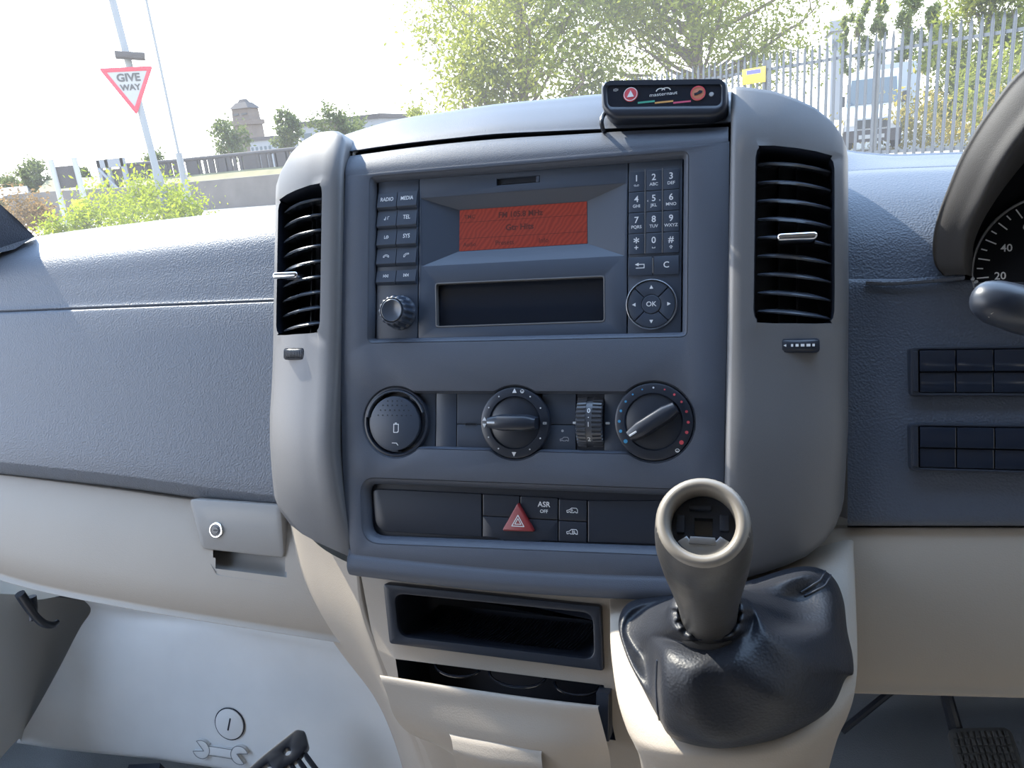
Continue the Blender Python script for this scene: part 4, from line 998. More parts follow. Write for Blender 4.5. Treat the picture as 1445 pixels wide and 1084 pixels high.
# ================================================================ SWITCH BANKS
def bank(y0, y1, wz, label):
    sb = thing('switch_bank', label, 'switch bank', P(1380, (y0 + y1) / 2, wz), 'blank switch banks beside the steering column')
    a, b = P(1284, y0 - 2, wz), P(1288, y1 + 2, wz); x1 = P(1600, y0, wz).x
    sh = lambda y: 0
    obj('frame', plate(rrect(a.x, b.y, x1, a.y, .003), wz * MM - .012, wz * MM + .0016, .001, holes=[rrect(a.x + .0052, b.y + .0022, x1 - .004, a.y - .0022, .001)]), M_BLACK, sb)
    obj('end_tab', box(a.x + .0012, a.x + .0048, b.y + .003, a.y - .003, wz * MM, wz * MM + .003, .0006), M_BLACK, sb)
    x = a.x + .0058; wd = .0232; ym = (a.y + b.y) / 2 - .0005
    while x + wd < x1:
        sbn = obj('blank_switch', box(x, x + wd - .0006, ym + .0003, a.y - .0026, wz * MM - .008, wz * MM + .0030, .0007), M_GLOSS, sb)
        obj('lower_half', box(x, x + wd - .0006, b.y + .0026, ym - .0003, wz * MM - .008, wz * MM + .0016, .0007), M_GLOSS, sbn)
        x += wd
bank(492, 557, -32, 'upper bank of blank gloss black switches under the indicator stalk')
bank(599, 662, -26, 'lower bank of blank gloss black switches above the grey panel')

# ================================================================ FOOTWELLS
ft = thing('footwell_cover', 'big pale grey moulded cover in the passenger footwell with a spanner emblem', 'cover', Z(325, 1000, .9), world=True)
cov = [[Z(118, 846, 1.10), Z(180, 858, 1.10), Z(260, 862, 1.10), Z(380, 880, 1.09), Z(500, 905, 1.08), Z(640, 930, 1.08)],
       [Z(128, 862, 1.075), Z(188, 868, 1.075), Z(268, 876, 1.075), Z(380, 896, 1.07), Z(500, 920, 1.06), Z(640, 950, 1.06)],
       [Z(112, 888, 1.045), Z(178, 890, 1.05), Z(262, 898, 1.05), Z(390, 915, 1.045), Z(510, 940, 1.035), Z(650, 970, 1.03)],
       [Z(84, 942, .985), Z(150, 950, .985), Z(255, 960, .98), Z(400, 985, .97), Z(530, 1005, .96), Z(670, 1030, .95)],
       [Z(52, 1000, .93), Z(125, 1012, .92), Z(245, 1024, .91), Z(400, 1045, .90), Z(540, 1065, .89), Z(690, 1090, .88)],
       [Z(26, 1043, .885), Z(100, 1052, .87), Z(230, 1066, .86), Z(380, 1088, .85), Z(540, 1112, .84), Z(700, 1140, .83)],
       [Z(24, 1049, .870), Z(98, 1059, .855), Z(228, 1073, .845), Z(378, 1095, .835), Z(540, 1120, .825), Z(700, 1148, .82)]]
covg = loft(cov, 60, 50)
obj('sheet', covg, M_TOE, ft, 60)
# local plane of the cover around the emblem
o0, ox, oy = Z(325, 1022, .902), None, None
def cover_pt(px, py):                  # hit of a sight line on the cover mesh
    d = ray(px, py); best = None
    vv, ff = covg
    for f in ff:
        a, b, c, e = (vv[i] for i in f)
        for t in ((a, b, c), (a, c, e)):
            n = (t[1] - t[0]).cross(t[2] - t[0]); dn = n.dot(d)
            if abs(dn) < 1e-12: continue
            k = n.dot(t[0] - EYE) / dn; p = EYE + d * k; ok = True
            for i in range(3):
                if n.dot((t[(i + 1) % 3] - t[i]).cross(p - t[i])) < -1e-12: ok = False; break
            if ok and k > 0 and (best is None or k < best): best = k
    return EYE + d * best if best else None
o0 = cover_pt(325, 1021); ax_ = (cover_pt(345, 1023) - cover_pt(305, 1018.5)).normalized(); ay_ = (cover_pt(327, 1000) - cover_pt(322, 1040)); ay_ = (ay_ - ax_ * ay_.dot(ax_)).normalized(); az_ = ax_.cross(ay_)
MCV = Matrix.Translation(o0 + az_ * .0012) @ Matrix((ax_, ay_, az_)).transposed().to_4x4()
rcap = (cover_pt(346, 1022) - o0).length
kp = obj('cap', xform(join(plate(circ(0, 0, rcap * .93, 48), 0, .002, .0006)), MCV), M_TOE, ft)
obj('gap_ring', xform(plate(circ(0, 0, rcap * 1.0, 48), 0, .0008, 0, holes=[circ(0, 0, rcap * .94, 48)]), MCV), M_DEEP, kp)
obj('coin_slot', xform(move(plate(rrect(-.0013, -rcap * .40, .0013, rcap * .40, .001), 0, .0024, 0), (0, 0, 0)) if 0 else ([Vector((p.x * math.cos(-.25) - p.y * math.sin(-.25), p.x * math.sin(-.25) + p.y * math.cos(-.25), p.z)) for p in plate(rrect(-.0013, -rcap * .40, .0013, rcap * .40, .001), 0, .0024, 0)[0]], plate(rrect(-.0013, -rcap * .40, .0013, rcap * .40, .001), 0, .0024, 0)[1]), MCV), M_DEEP, kp)
oS = cover_pt(314, 1059); asx = (cover_pt(350, 1064) - cover_pt(278, 1053)).normalized(); asy = az_.cross(asx); ls = (cover_pt(353, 1066) - cover_pt(275, 1053)).length
MSP = Matrix.Translation(oS + az_ * .0018) @ Matrix((asx, asy, az_)).transposed().to_4x4()
h = ls / 2; rj = ls * .155
def jaw(cx, a, r):
    return [Vector((cx + r * math.cos(R_(t)), r * math.sin(R_(t)))) for t in np.linspace(a + 38, a + 322, 18)] + [Vector((cx + r * .30 * math.cos(R_(a - 62)), r * .30 * math.sin(R_(a - 62)))), Vector((cx - r * .32 * math.cos(R_(a)), -r * .32 * math.sin(R_(a)))), Vector((cx + r * .30 * math.cos(R_(a + 62)), r * .30 * math.sin(R_(a + 62))))]
spn = join(plate(jaw(-h + rj, 160, rj), -.008, .0045, .0012), plate(jaw(h - rj, -20, rj), -.008, .0045, .0012), plate(rrect(-h + rj * 1.7, -rj * .46, h - rj * 1.7, rj * .46, .0005), -.008, .0044, .0010))
obj('spanner_emblem', xform(spn, MSP), M_TOE, ft)
jl = [jaw(-h + rj, 160, rj * 1.0), jaw(h - rj, -20, rj)]
obj('emblem_outline', xform(join(*[stroke([p for p in j], .0012, .0047, True) for j in jl], stroke([Vector((-h + rj * 1.8, rj * .5)), Vector((h - rj * 1.8, rj * .5))], .0012, .0047), stroke([Vector((-h + rj * 1.8, -rj * .5)), Vector((h - rj * 1.8, -rj * .5))], .0012, .0047)), MSP), M_SIDE, ft)

ss = thing('sill_trim', 'dark grey moulded trim beside the passenger footwell cover', 'trim', Z(40, 950, .9), world=True)
sil_ = [[XW(-90, 835, -1.080), XW(-90, 930, -1.080), XW(-90, 1030, -1.080), XW(-90, 1130, -1.080)], [XW(0, 838, -1.120), XW(-10, 930, -1.110), XW(-20, 1030, -1.100), XW(-30, 1120, -1.090)], [XW(70, 842, -1.160), XW(52, 920, -1.150), XW(20, 990, -1.130), XW(-15, 1090, -1.105)],
        [XW(128, 850, -1.200), XW(98, 908, -1.185), XW(64, 966, -1.160), XW(24, 1045, -1.130)], [XW(136, 864, -1.220), XW(108, 914, -1.210), XW(74, 972, -1.190), XW(30, 1050, -1.155)]]
obj('side_moulding', loft(sil_, 40, 40), M_MOULD, ss, 60)
dt = thing('door_trim', 'cream lower edge of the passenger door showing under the dashboard', 'door trim', Z(30, 832, 1.1), world=True)
dq_ = [W(-60, 800, .82), W(95, 826, .82), W(110, 836, .82), W(60, 846, .82), W(-60, 856, .82)]
dv_ = dq_ + [p + Vector((-.0, .03, .012)) for p in dq_]
obj('edge', (dv_, [[0, 1, 2, 3, 4], [9, 8, 7, 6, 5]] + [[i, (i + 1) % 5, (i + 1) % 5 + 5, i + 5] for i in range(5)]), M_CREAM, dt, 0)
hk = thing('hook', 'black plastic pull hook under the left end of the dashboard', 'hook', XW(55, 865, -.86), world=True)
obj('arm', tube([XW(x, y, -.86) for x, y in ((28, 838), (38, 853), (50, 870), (62, 880), (74, 882), (82, 877))], [.006, .006, .005, .005, .0045, .003], 12, 30), M_BLACK, hk)
obj('bracket', tube([XW(44, 842, -.87), XW(47, 860, -.87), XW(46, 876, -.87)], [.006, .005, .004], 10, 12), M_BLACK, hk)

# black bracket lying in the footwell, with cut teeth
bk = thing('plastic_bracket', 'black grooved plastic bracket lying on the footwell cover', 'bracket', W(420, 1060, .74), world=True)
q4 = [W(352, 1086, .70), W(418, 1030, .76), W(468, 1078, .745), W(470, 1100, .73), W(350, 1110, .69)]
u_ = (q4[1] - q4[0]).normalized(); w_ = (q4[2] - q4[1]); w_ = (w_ - u_ * w_.dot(u_)); wl_ = w_.length; w_.normalize(); n_ = u_.cross(w_)
if n_.z < 0: n_ = -n_
MB_ = Matrix.Translation(q4[0] - u_ * .04) @ Matrix((u_, w_, n_)).transposed().to_4x4()
Lb = (q4[1] - q4[0]).length + .04
obj('plate', xform(plate(rpoly([(0, 0), (Lb * .55, -.002), (Lb, 0), (Lb + .008, .010), (Lb, .030), (Lb * .8, .034), (Lb * .6, .028), (Lb * .3, .036), (0, .036)], .004), -.02, .004, .002, holes=[circ(Lb * .78, .016, .005, 16), rrect(Lb * .2, .010, Lb * .55, .024, .004)], back=True), MB_), M_BLACK, bk)
for i in range(7):
    obj('rib', xform(box(Lb - .012 - i * .011, Lb - .006 - i * .011, .034, .062, -.03, .001 - i * .0006, .001), MB_), M_BLACK, bk)
bk2 = thing('plastic_clip', 'small black plastic clip on the dark mat near the footwell cover', 'clip', W(203, 1084, .78), world=True)
c0, c1_ = W(182, 1079, .78), W(226, 1077, .78)
obj('body', ([c0, c1_, c1_ + Vector((.006, -.03, -.03)), c0 + Vector((-.004, -.03, -.03)), c0 + Vector((0, .012, -.03)), c1_ + Vector((0, .012, -.03))], [[0, 1, 2, 3], [0, 4, 5, 1], [0, 3, 4], [1, 5, 2], [3, 2, 5, 4]]), M_BLACK, bk2, 0)

# driver footwell: bulkhead slope, tunnel ridge and clutch pedal
dfw = thing('driver_footwell_trim', 'dark grey carpeted slope behind the pedals', 'trim', Z(1250, 1060, .9), world=True)
dfr = [[W(x, 930, 1.12) for x in (1100, 1180, 1260, 1360, 1480, 1650)], [W(1120, 1020, 1.06), W(1180, 1005, 1.08), W(1262, 990, 1.10), W(1360, 990, 1.12), W(1480, 990, 1.12), W(1650, 990, 1.12)], [W(1130, 1080, .98), W(1180, 1060, .99), W(1262, 1050, 1.0), W(1360, 1050, 1.02), W(1480, 1050, 1.02), W(1650, 1050, 1.02)], [W(x, 1200, .86) for x in (1140, 1190, 1262, 1360, 1480, 1650)]]
obj('slope', loft(dfr, 40, 30), M_DARKSLOPE, dfw, 60)
obj('ridge', tube([W(1188, 1032, .95), W(1215, 1010, .96), W(1262, 972, .98)], .005, 8, 12), M_DEEP, dfw)
M_PEDAL = mat('lightened_pedal_rubber', (.10, .105, .11), .6)  # rubber colour raised to brighten the pedal in its dark footwell
pe = thing('clutch_pedal', 'black ribbed clutch pedal hanging in the driver footwell', 'pedal', W(1385, 1060, .92), world=True)
obj('arm', tube([W(1326, 940, .98), W(1338, 990, .95), W(1350, 1035, .93)], [.008, .008, .009], 10, 12), M_BLACK, pe)
pq = [W(1336, 1032, .92), W(1412, 1030, .92), W(1432, 1060, .90), W(1432, 1100, .87), W(1345, 1100, .87)]
pu = (pq[1] - pq[0]).normalized(); pw_ = (pq[4] - pq[0]); pw_ = (pw_ - pu * pw_.dot(pu)).normalized(); pn = pu.cross(pw_)
if pn.y > 0: pn = -pn
MP = Matrix.Translation(pq[0]) @ Matrix((pu, -pw_, pn)).transposed().to_4x4(); pwid = (pq[1] - pq[0]).length * 1.2
pd = obj('pad', xform(plate(rrect(0, -.075, pwid, .004, .010), -.012, 0, .003, back=True), MP), M_PEDAL, pe)
obj('grip_studs', xform(join(*[box(pwid * (.1 + .8 * i / 9) - .0022, pwid * (.1 + .8 * i / 9) + .0022, -.062 + .0095 * j - .0035, -.062 + .0095 * j + .0035, -.001, .0025, .0008) for i in range(10) for j in range(7)]), MP), M_PEDAL, pd)

# ================================================================ OUTSIDE
def emat(name, col, rough=0.85, **k): return mat(name, col, rough, spec=0.2, **k)
M_ROAD = emat('pale_sandy_road', (.27, .24, .20), bump=(6, .3, .02), vary=.12, vscale=1.2)
M_WALLS = emat('grey_brown_wall', (.115, .10, .09), bump=(3, .3, .02), vary=.25, vscale=1.5)
M_GALV = mat('galvanised_steel', (.12, .128, .138), .5, metal=.3, vary=.12, vscale=6)
M_POST = mat('painted_grey_post', (.17, .175, .18), .55)
M_SIGNW = mat('sign_white', (.28, .28, .275), .5)
M_SIGNR = mat('sign_red', (.40, .02, .04), .5)
M_SIGNK = mat('sign_black', (.03, .03, .03), .5)
M_YEL = mat('notice_yellow', (.48, .34, .008), .5)
M_BLUEP = mat('notice_blue', (.07, .07, .30), .5)
M_STONE = emat('tower_stone', (.105, .082, .068), vary=.2, vscale=.6)
M_DARKB = emat('weathered_timber', (.06, .052, .05))
M_PALEB = emat('pale_render', (.19, .195, .205))
M_VANW = mat('van_white', (.42, .43, .45), .35, coat=.5)
M_VANG = mat('van_glass', (.06, .075, .085), .35, spec=.3)
M_TYRE = mat('tyre', (.02, .02, .02), .8)
M_BARK = emat('bark', (.16, .125, .09), bump=(20, .5, .02))
def leafm(name, c, t=.65, v=.35, vs=.9): return mat(name, c, .6, spec=.2, vary=v, vscale=vs, trans=t)
M_LEAF1 = leafm('leaf_light', (.20, .215, .035)); M_LEAF2 = leafm('leaf_poplar', (.19, .215, .07)); M_LEAF3 = leafm('leaf_bush', (.22, .26, .015)); M_LEAF4 = leafm('leaf_far', (.09, .11, .035)); M_LEAF5 = leafm('leaf_dry', (.28, .22, .05)); M_LEAF6 = leafm('leaf_brown', (.16, .10, .04))
def sstep(a, b, x):
    t = min(1, max(0, (x - a) / (b - a))); return t * t * (3 - 2 * t)
def gz(x, y):
    return .78 * sstep(6, 12, y) * sstep(-9, -4, x)
gx = [-400, -200, -120, -80, -50, -40, -30, -24, -20, -16] + [-14 + .5 * i for i in range(80)] + [30, 40, 60, 100, 200, 400]
gy = [-60, -20, -5] + [.5 * i for i in range(90)] + [50, 60, 80, 120, 200, 400, 800]
struct('ground', ([Vector((x, y, gz(x, y))) for y in gy for x in gx], grid_faces(len(gy), len(gx))), M_ROAD, 60)
def plan(px, py, Y):
    p = W(px, py, Y); return p.x, p.y
def zat(px, py, y):                    # height of a sight line where it crosses distance y
    return W(px, py, y).z
def cyl(x, y, z0, z1, r0, r1=None, n=16, tilt=(0, 0)):
    return tube([Vector((x, y, z0)), Vector((x + tilt[0], y + tilt[1], z1))], [r0, r1 if r1 is not None else r0], n)
def slab(x0, x1, y0, y1, z0, z1, M=None):
    v = [Vector((x, y, z)) for z in (z0, z1) for x, y in ((x0, y0), (x1, y0), (x1, y1), (x0, y1))]
    if M: v = [M @ p for p in v]
    return v, [[3, 2, 1, 0], [4, 5, 6, 7], [0, 1, 5, 4], [1, 2, 6, 5], [2, 3, 7, 6], [3, 0, 4, 7]]
def facing(x, y, z, yaw):              # local x right, y up, z towards the viewer
    return Matrix.Translation((x, y, z)) @ Matrix.Rotation(yaw, 4, 'Z') @ Matrix.Rotation(R_(90), 4, 'X')
# ---- give way sign
gx_, gy_ = plan(183, 118, 9.2); zc = zat(183, 118, 9.2)
gw = thing('give_way_sign', 'red bordered triangular give way sign on a tall grey post', 'road sign', (gx_, gy_, 0), world=True)
obj('post', join(tube([Vector((gx_ - .045 * (z - zc), gy_ + .08, z)) for z in (0, 1.75, 1.85, 7.5)], [.062, .062, .046, .046], 16)), M_POST, gw)
MG = facing(gx_, gy_, zc, math.atan2(gx_, -gy_) * 0 + R_(40))
T = .330
tri_o = rpoly([(-T, .205), (T, .205), (0, -.400)], .045, 6); tri_i = rpoly([(-T * .74, .150), (T * .74, .150), (0, -.290)], .012, 4)
pl_ = obj('sign_plate', xform(plate(tri_o, -.012, 0, .003, back=True), MG), M_SIGNW, gw)
obj('red_border', xform(plate(tri_o, 0, .004, .001, holes=[tri_i]), MG), M_SIGNR, pl_)
obj('lettering', xform(join(text('GIVE', .135, 0, .072, .006, 1.02, bold=.035), text('WAY', .102, 0, -.050, .006, 1.02, bold=.035)), MG), M_SIGNK, pl_, 0)
zl = zat(185, 77, 9.2)
obj('sign_lamp', xform(box(-.10, .26, -.035, .045, -.10, .10, .012, .012), facing(gx_, gy_, zl, R_(40)) @ Matrix.Rotation(R_(-6), 4, 'Z')), M_DARKB, gw)
obj('bracket', xform(box(-.05, .05, -.05, .05, -.10, -.02, .004), facing(gx_, gy_, zc + .05, R_(40))), M_GALV, gw)
# ---- thin mast
mx_, my_ = plan(252, 216, 24); zb = zat(252, 216, 24)
ms_ = thing('mast', 'thin tall grey mast standing right of the give way sign', 'mast', (mx_, my_, 0), world=True)
obj('pole', cyl(mx_, my_, zb, 26, .045, .03, 10), M_POST, ms_); obj('base_section', cyl(mx_, my_, 0, zb, .13, .11, 12), M_POST, ms_)
# ---- two legged sign seen from behind
s0, s1 = plan(84, 275, 11), plan(116, 270, 11.2)
zt0, zb0 = zat(90, 234, 11), zat(90, 266, 11)
bs = thing('direction_sign', 'brown back of a sign board on two white posts at the roadside', 'road sign', (*s0, 0), world=True)
for (x, y) in (s0, s1): obj('post', cyl(x, y, 0, zt0 + .12, .045, .045, 12), M_SIGNW, bs)
d_ = Vector((s1[0] - s0[0], s1[1] - s0[1], 0)); yw = math.atan2(d_.y, d_.x)
obj('board', xform(box(-.03, d_.length + .03, zb0, zt0, -.09, -.05, .004), facing(s0[0], s0[1], 0, yw)), M_DARKB, bs)
yn = thing('yellow_notice', 'small yellow plate fixed to the right post of the brown sign', 'sign', (*s1, 0), world=True)
obj('plate', xform(box(-.20, .05, zat(112, 297, 11.1), zat(112, 281, 11.1), .05, .06, .002), facing(s1[0], s1[1], 0, yw)), M_YEL, yn)
# ---- retaining wall, parapet railing
wa = [(20, 274, 314), (100, 268, 307), (200, 263, 296), (300, 254, 290), (420, 243, 282)]
wp = [(plan(x, b, 33 - (x - 20) * .002), zat(x, t, 33)) for x, t, b in wa]
wg = []
for (x, y), z in wp: wg.append([Vector((x, y, -.3)), Vector((x, y, z)), Vector((x - .1, y + .5, z)), Vector((x - .1, y + .5, -.3))])
rw = thing('roadside_wall', 'long low grey brown wall across the road', 'wall', (*wp[2][0], 0), world=True)
wv = [p for r in wg for p in r]; obj('wall_face', (wv, grid_faces(len(wg), 4) + [[0, 1, 2, 3], [16, 17, 18, 19]]), M_WALLS, rw, 0)
pr = thing('bridge_parapet', 'dark parapet with many uprights on the embankment behind the wall', 'parapet', (*plan(300, 230, 44), 0), world=True)
pa = [(172, 233), (240, 228), (330, 219), (440, 208)]
def pay(x): return np.interp(x, [p[0] for p in pa], [p[1] for p in pa])
emb = [Vector((*plan(x, pay(x), 44), zat(x, pay(x) + 22, 44))) for x in (60, 172, 260, 350, 460)]
ev = [q for p in emb for q in (Vector((p.x + 1.2, p.y - 5, -.3)), p, p + Vector((-1, 6, 0)), p + Vector((-1.5, 8, -4)))]
em = struct('embankment', (ev, grid_faces(5, 4)), emat('dry_bank', (.13, .115, .06), vary=.4, vscale=.8))
cap_ = [Vector((*plan(x, pay(x), 44.3), zat(x, pay(x), 44.3))) for x in range(172, 460, 24)]
obj('top_rail', join(tube([p for p in cap_], .13, 8)), M_DARKB, pr)
for i in range(34):
    x = 172 + 8.3 * i; p = Vector((*plan(x, pay(x), 44.3), 0)); z1 = zat(x, pay(x), 44.3)
    wd = .10 + .10 * (i % 3 == 0) + .22 * (i % 5 == 2)
    obj('upright', slab(p.x - wd, p.x + wd, p.y - .08, p.y + .08, z1 - 1.15, z1), M_DARKB, pr, 0)
po = thing('timber_frame', 'grey open timber frame structure left of the parapet', 'frame structure', (*plan(160, 250, 40), 0), world=True)
fx0, fx1, fy, fz1 = plan(142, 240, 40)[0], plan(176, 240, 40)[0], 40, zat(158, 224, 40)
for x in (fx0, fx1, fx0 + (fx1 - fx0) * .35): obj('upright', slab(x - .12, x + .12, fy - .1, fy + .1, 0, fz1), M_PALEB, po, 0)
obj('lintel', slab(fx0 - .1, fx1 + .1, fy - .1, fy + .1, fz1 - .5, fz1), M_PALEB, po, 0)
obj('back_panel', slab(fx0, fx0 + (fx1 - fx0) * .7, fy + .15, fy + .2, 0, fz1 - .6), M_DARKB, po, 0)
obj('brace', tube([Vector((fx0, fy - .15, fz1 - .5)), Vector((fx1, fy - .15, fz1 - 2.6))], .09, 6), M_PALEB, po)
# ---- tower and far buildings
def bldg(name, label, cat, px0, px1, pt, pb, Y, m, depth=6):
    a, b = plan(px0, pb, Y), plan(px1, pb, Y); z1 = zat((px0 + px1) / 2, pt, Y)
    t = thing(name, label, cat, (*a, 0), world=True)
    return t, a[0], b[0], Y, z1
t, x0, x1, Y, z1 = bldg('stone_tower', 'brown stone tower with a stepped pointed roof on the skyline', 'tower', 326, 353, 152, 200, 120, M_STONE)
w_ = (x1 - x0); cxm = (x0 + x1) / 2
zc1, zc2 = zat(340, 176, Y), zat(340, 152, Y); zap = zat(331, 139, Y)
def frus(h0, h1, z0, z1): return ([Vector((cxm + sx * h, Y + 3 + sy * h, z)) for h, z in ((h0, z0), (h1, z1)) for sx, sy in ((-1, -1), (1, -1), (1, 1), (-1, 1))], [[3, 2, 1, 0], [4, 5, 6, 7], [0, 1, 5, 4], [1, 2, 6, 5], [2, 3, 7, 6], [3, 0, 4, 7]])
obj('shaft', frus(w_ * .50, w_ * .48, 0, zc1), M_STONE, t, 0); obj('cornice', frus(w_ * .56, w_ * .56, zc1, zc1 + .8), M_STONE, t, 0)
obj('belfry', frus(w_ * .45, w_ * .42, zc1 + .8, zc2), M_STONE, t, 0); obj('roof', join(frus(w_ * .50, w_ * .26, zc2, zc2 + (zap - zc2) * .65), frus(w_ * .2, w_ * .12, zc2 + (zap - zc2) * .65, zap)), M_DARKB, t, 0)
for k in (-.22, .22): obj('window', slab(cxm + w_ * k - .5, cxm + w_ * k + .5, Y + 3 - w_ * .47, Y + 3 - w_ * .43, zc1 + 1.6, zc2 - .8), M_SIGNK, t, 0)
for (nm, lb, a, b, tp, bt, Y, m) in (('low_building', 'low pale grey building right of the stone tower', 354, 385, 198, 214, 110, M_PALEB), ('terrace_building', 'long pale roofed building beyond the central hump', 425, 540, 172, 205, 90, M_PALEB), ('tower_block', 'pale blue grey tower block behind the steel fence', 1172, 1186, 44, 120, 110, M_PALEB)):
    t, x0, x1, Y, z1 = bldg(nm, lb, 'building', a, b, tp, bt, Y, m)
    obj('walls', slab(x0, x1, Y, Y + 8, 0, z1), m, t, 0)
    obj('roof', slab(x0 - .3, x1 + .3, Y - .3, Y + 8.3, z1, z1 + (.5 if nm != 'tower_block' else 1.2)), M_DARKB if nm != 'tower_block' else m, t, 0)
    nwin = 5 if nm != 'tower_block' else 3
    for i in range(nwin):
        xx = x0 + (x1 - x0) * (i + .5) / nwin; hw_ = (x1 - x0) / nwin * .25
        obj('window', slab(xx - hw_, xx + hw_, Y - .05, Y + .05, z1 - 2.2, z1 - .9), M_VANG, t, 0)
# ---- plants
rng = random.Random(11)
def leaves(centers, n, spread, size, rg=rng, flat_=1.0):
    v, f = [], []
    for i in range(n):
        c, s = centers[rg.randrange(len(centers))]
        p = c + Vector((rg.gauss(0, spread * s), rg.gauss(0, spread * s), rg.gauss(0, spread * s * flat_)))
        a = Vector((rg.uniform(-1, 1), rg.uniform(-1, 1), rg.uniform(-1, 1))).normalized(); b = a.orthogonal().normalized()
        b = (Matrix.Rotation(rg.uniform(0, 6.28), 3, a) @ b)
        sz = size * rg.uniform(.6, 1.3); c2 = a.cross(b)
        k = len(v); v += [p - b * sz, p + c2 * sz * .42 + a * sz * .15, p + b * sz, p - c2 * sz * .42 + a * sz * .15]; f.append([k, k + 1, k + 2, k + 3])
    return v, f
def plant(name, label, cat, base, trunks, centers, n, spread, size, m, group=None, flat_=1.0, seed=1):
    t = thing(name, label, cat, base, group, world=True)
    rg = random.Random(seed)
    if trunks: obj('branches', join(*trunks), M_BARK, t)
    vv = leaves(centers, n, spread, size, rg, flat_)
    v = [p - Vector(base) for p in vv[0]]
    me = bpy.data.meshes.new('foliage'); me.from_pydata([tuple(p) for p in v], [], vv[1]); link_mesh('foliage', me, m, t)
    return t
def crown_tree(name, label, px, py0, py1, halfw, Y, m, n, size, seed, cat='tree', tr=True, group=None, flat_=1.0, spread=.55, zb=None, nb=26):
    """A branching tree whose crown fills the pixel column px +- halfw between py0 (top) and py1 (bottom)."""
    rg = random.Random(seed); x, y = plan(px, py1, Y); z0, z1 = zat(px, py1, Y), zat(px, py0, Y); hw_ = halfw * Y / F_PX * 1.25
    g = gz(x, y) if zb is None else zb
    trunks, cen = [], []
    if tr: trunks.append(tube([Vector((x, y, g)), Vector((x + .1, y, (g + z0) / 2)), Vector((x - .05, y, z0 + (z1 - z0) * .25)), Vector((x + .1, y, z0 + (z1 - z0) * .8))], [hw_ * .06, hw_ * .05, hw_ * .04, hw_ * .012], 8, 14))
    for i in range(nb):
        t = (i + .5) / nb; a = rg.uniform(0, 6.28); prof = math.sin(math.pi * min(1, .18 + .80 * t)) ** .6
        r = hw_ * prof * rg.uniform(.35, 1.0); c = Vector((x + r * math.cos(a), y + r * math.sin(a), z0 + (z1 - z0) * t + rg.uniform(-.1, .1) * (z1 - z0) * .3))
        cen.append((c, hw_ * .32 * rg.uniform(.7, 1.2)))
        if tr and i % 1 == 0:
            s = Vector((x, y, z0 + (z1 - z0) * max(.0, t - .30)))
            trunks.append(tube([s, s.lerp(c, .5) + Vector((0, 0, -.05 * hw_)), c], [hw_ * .022, hw_ * .014, hw_ * .005], 5, 8))
            for q in range(2):
                c2 = c + Vector((rg.uniform(-1, 1), rg.uniform(-1, 1), rg.uniform(-.3, 1))) * hw_ * .35
                trunks.append(tube([s.lerp(c, .6), c, c2], [hw_ * .010, hw_ * .007, hw_ * .003], 4, 6)); cen.append((c2, hw_ * .22))
    return plant(name, label, cat, (x, y, g), trunks, cen, n, spread, size, m, group, flat_, seed)
crown_tree('broadleaf_tree', 'loose light green tree directly behind the central hump', 745, -120, 190, 120, 24, M_LEAF1, 26000, .085, 3, nb=40)
crown_tree('broadleaf_tree', 'spreading light green tree behind the fence and display', 985, -150, 110, 130, 27, M_LEAF1, 28000, .085, 9, nb=40)
crown_tree('sapling', 'thin sprig of green just right of the left vent pillar top', 590, 158, 200, 30, 24, M_LEAF1, 700, .08, 21, tr=True, nb=6)
for i, (px, p0, p1, hw_) in enumerate(((1207, -70, 100, 8), (1235, -60, 100, 7), (1189, 25, 100, 3.5), (1279, -20, 100, 11), (1313, 8, 100, 8))):
    crown_tree('poplar', ['tall narrow poplar behind the white van, leftmost full one', 'tall narrow poplar just right of the leftmost full poplar', 'short thin poplar tip at the left end of the poplar row', 'broad poplar in the middle of the row behind the fence', 'rounded short poplar beside the leafy tree behind the fence'][i], px, p0, p1, hw_, 45, M_LEAF2, 3600, .11, 40 + i, 'tree', True, 'poplars behind the fence', 1.6, .7, nb=22)
crown_tree('leafy_tree', 'full green tree behind the fence near the binnacle', 1382, -30, 165, 55, 24, M_LEAF1, 9000, .085, 61, nb=30)
for i, (px, p0, p1, hw_, Y, lb) in enumerate(((325, 180, 222, 24, 75, 'round green tree at the foot of the stone tower'), (408, 160, 212, 17, 70, 'dark green tree left of the long pale building'), (60, 232, 275, 22, 45, 'green tree behind the brown sign board'), (15, 255, 285, 22, 50, 'pale low tree at the far left of the horizon'), (42, 242, 275, 6, 40, 'small dark conifer left of the brown sign board'), (120, 240, 275, 12, 48, 'green shrubby tree between the brown sign and timber frame'), (225, 218, 262, 17, 60, 'green tree behind the give way sign post'), (475, 165, 200, 30, 70, 'olive green tree in front of the long pale building'))):
    crown_tree('distant_tree', lb, px, p0, p1, hw_, Y, M_LEAF4, 2200, .16 * Y / 50, 80 + i, 'tree', True, 'trees on the far skyline', 1.0, .75, zb=0, nb=16)
bx = [(150, 292, 9.0, 40), (205, 272, 9.4, 30), (245, 288, 9.2, 34), (118, 312, 8.6, 24), (262, 300, 8.9, 26), (180, 305, 8.4, 44), (80, 326, 8.2, 22)]
cen = [(W(a, b, c), d * c / F_PX) for a, b, c, d in bx]; cen += [(p + Vector((0, 0, -.35)), s * 1.3) for p, s in cen]
bb = cen[5][0]
stems = [tube([Vector((bb.x + .3 * i - .8, bb.y, 0)), Vector((bb.x + .35 * i - .9, bb.y, .6)), cen[i][0]], [.02, .016, .006], 5, 8) for i in range(6)]
plant('roadside_bush', 'bright yellow green bush at the foot of the give way sign post', 'bush', (bb.x, bb.y, 0), stems, cen, 10000, .62, .034, M_LEAF3, seed=5)
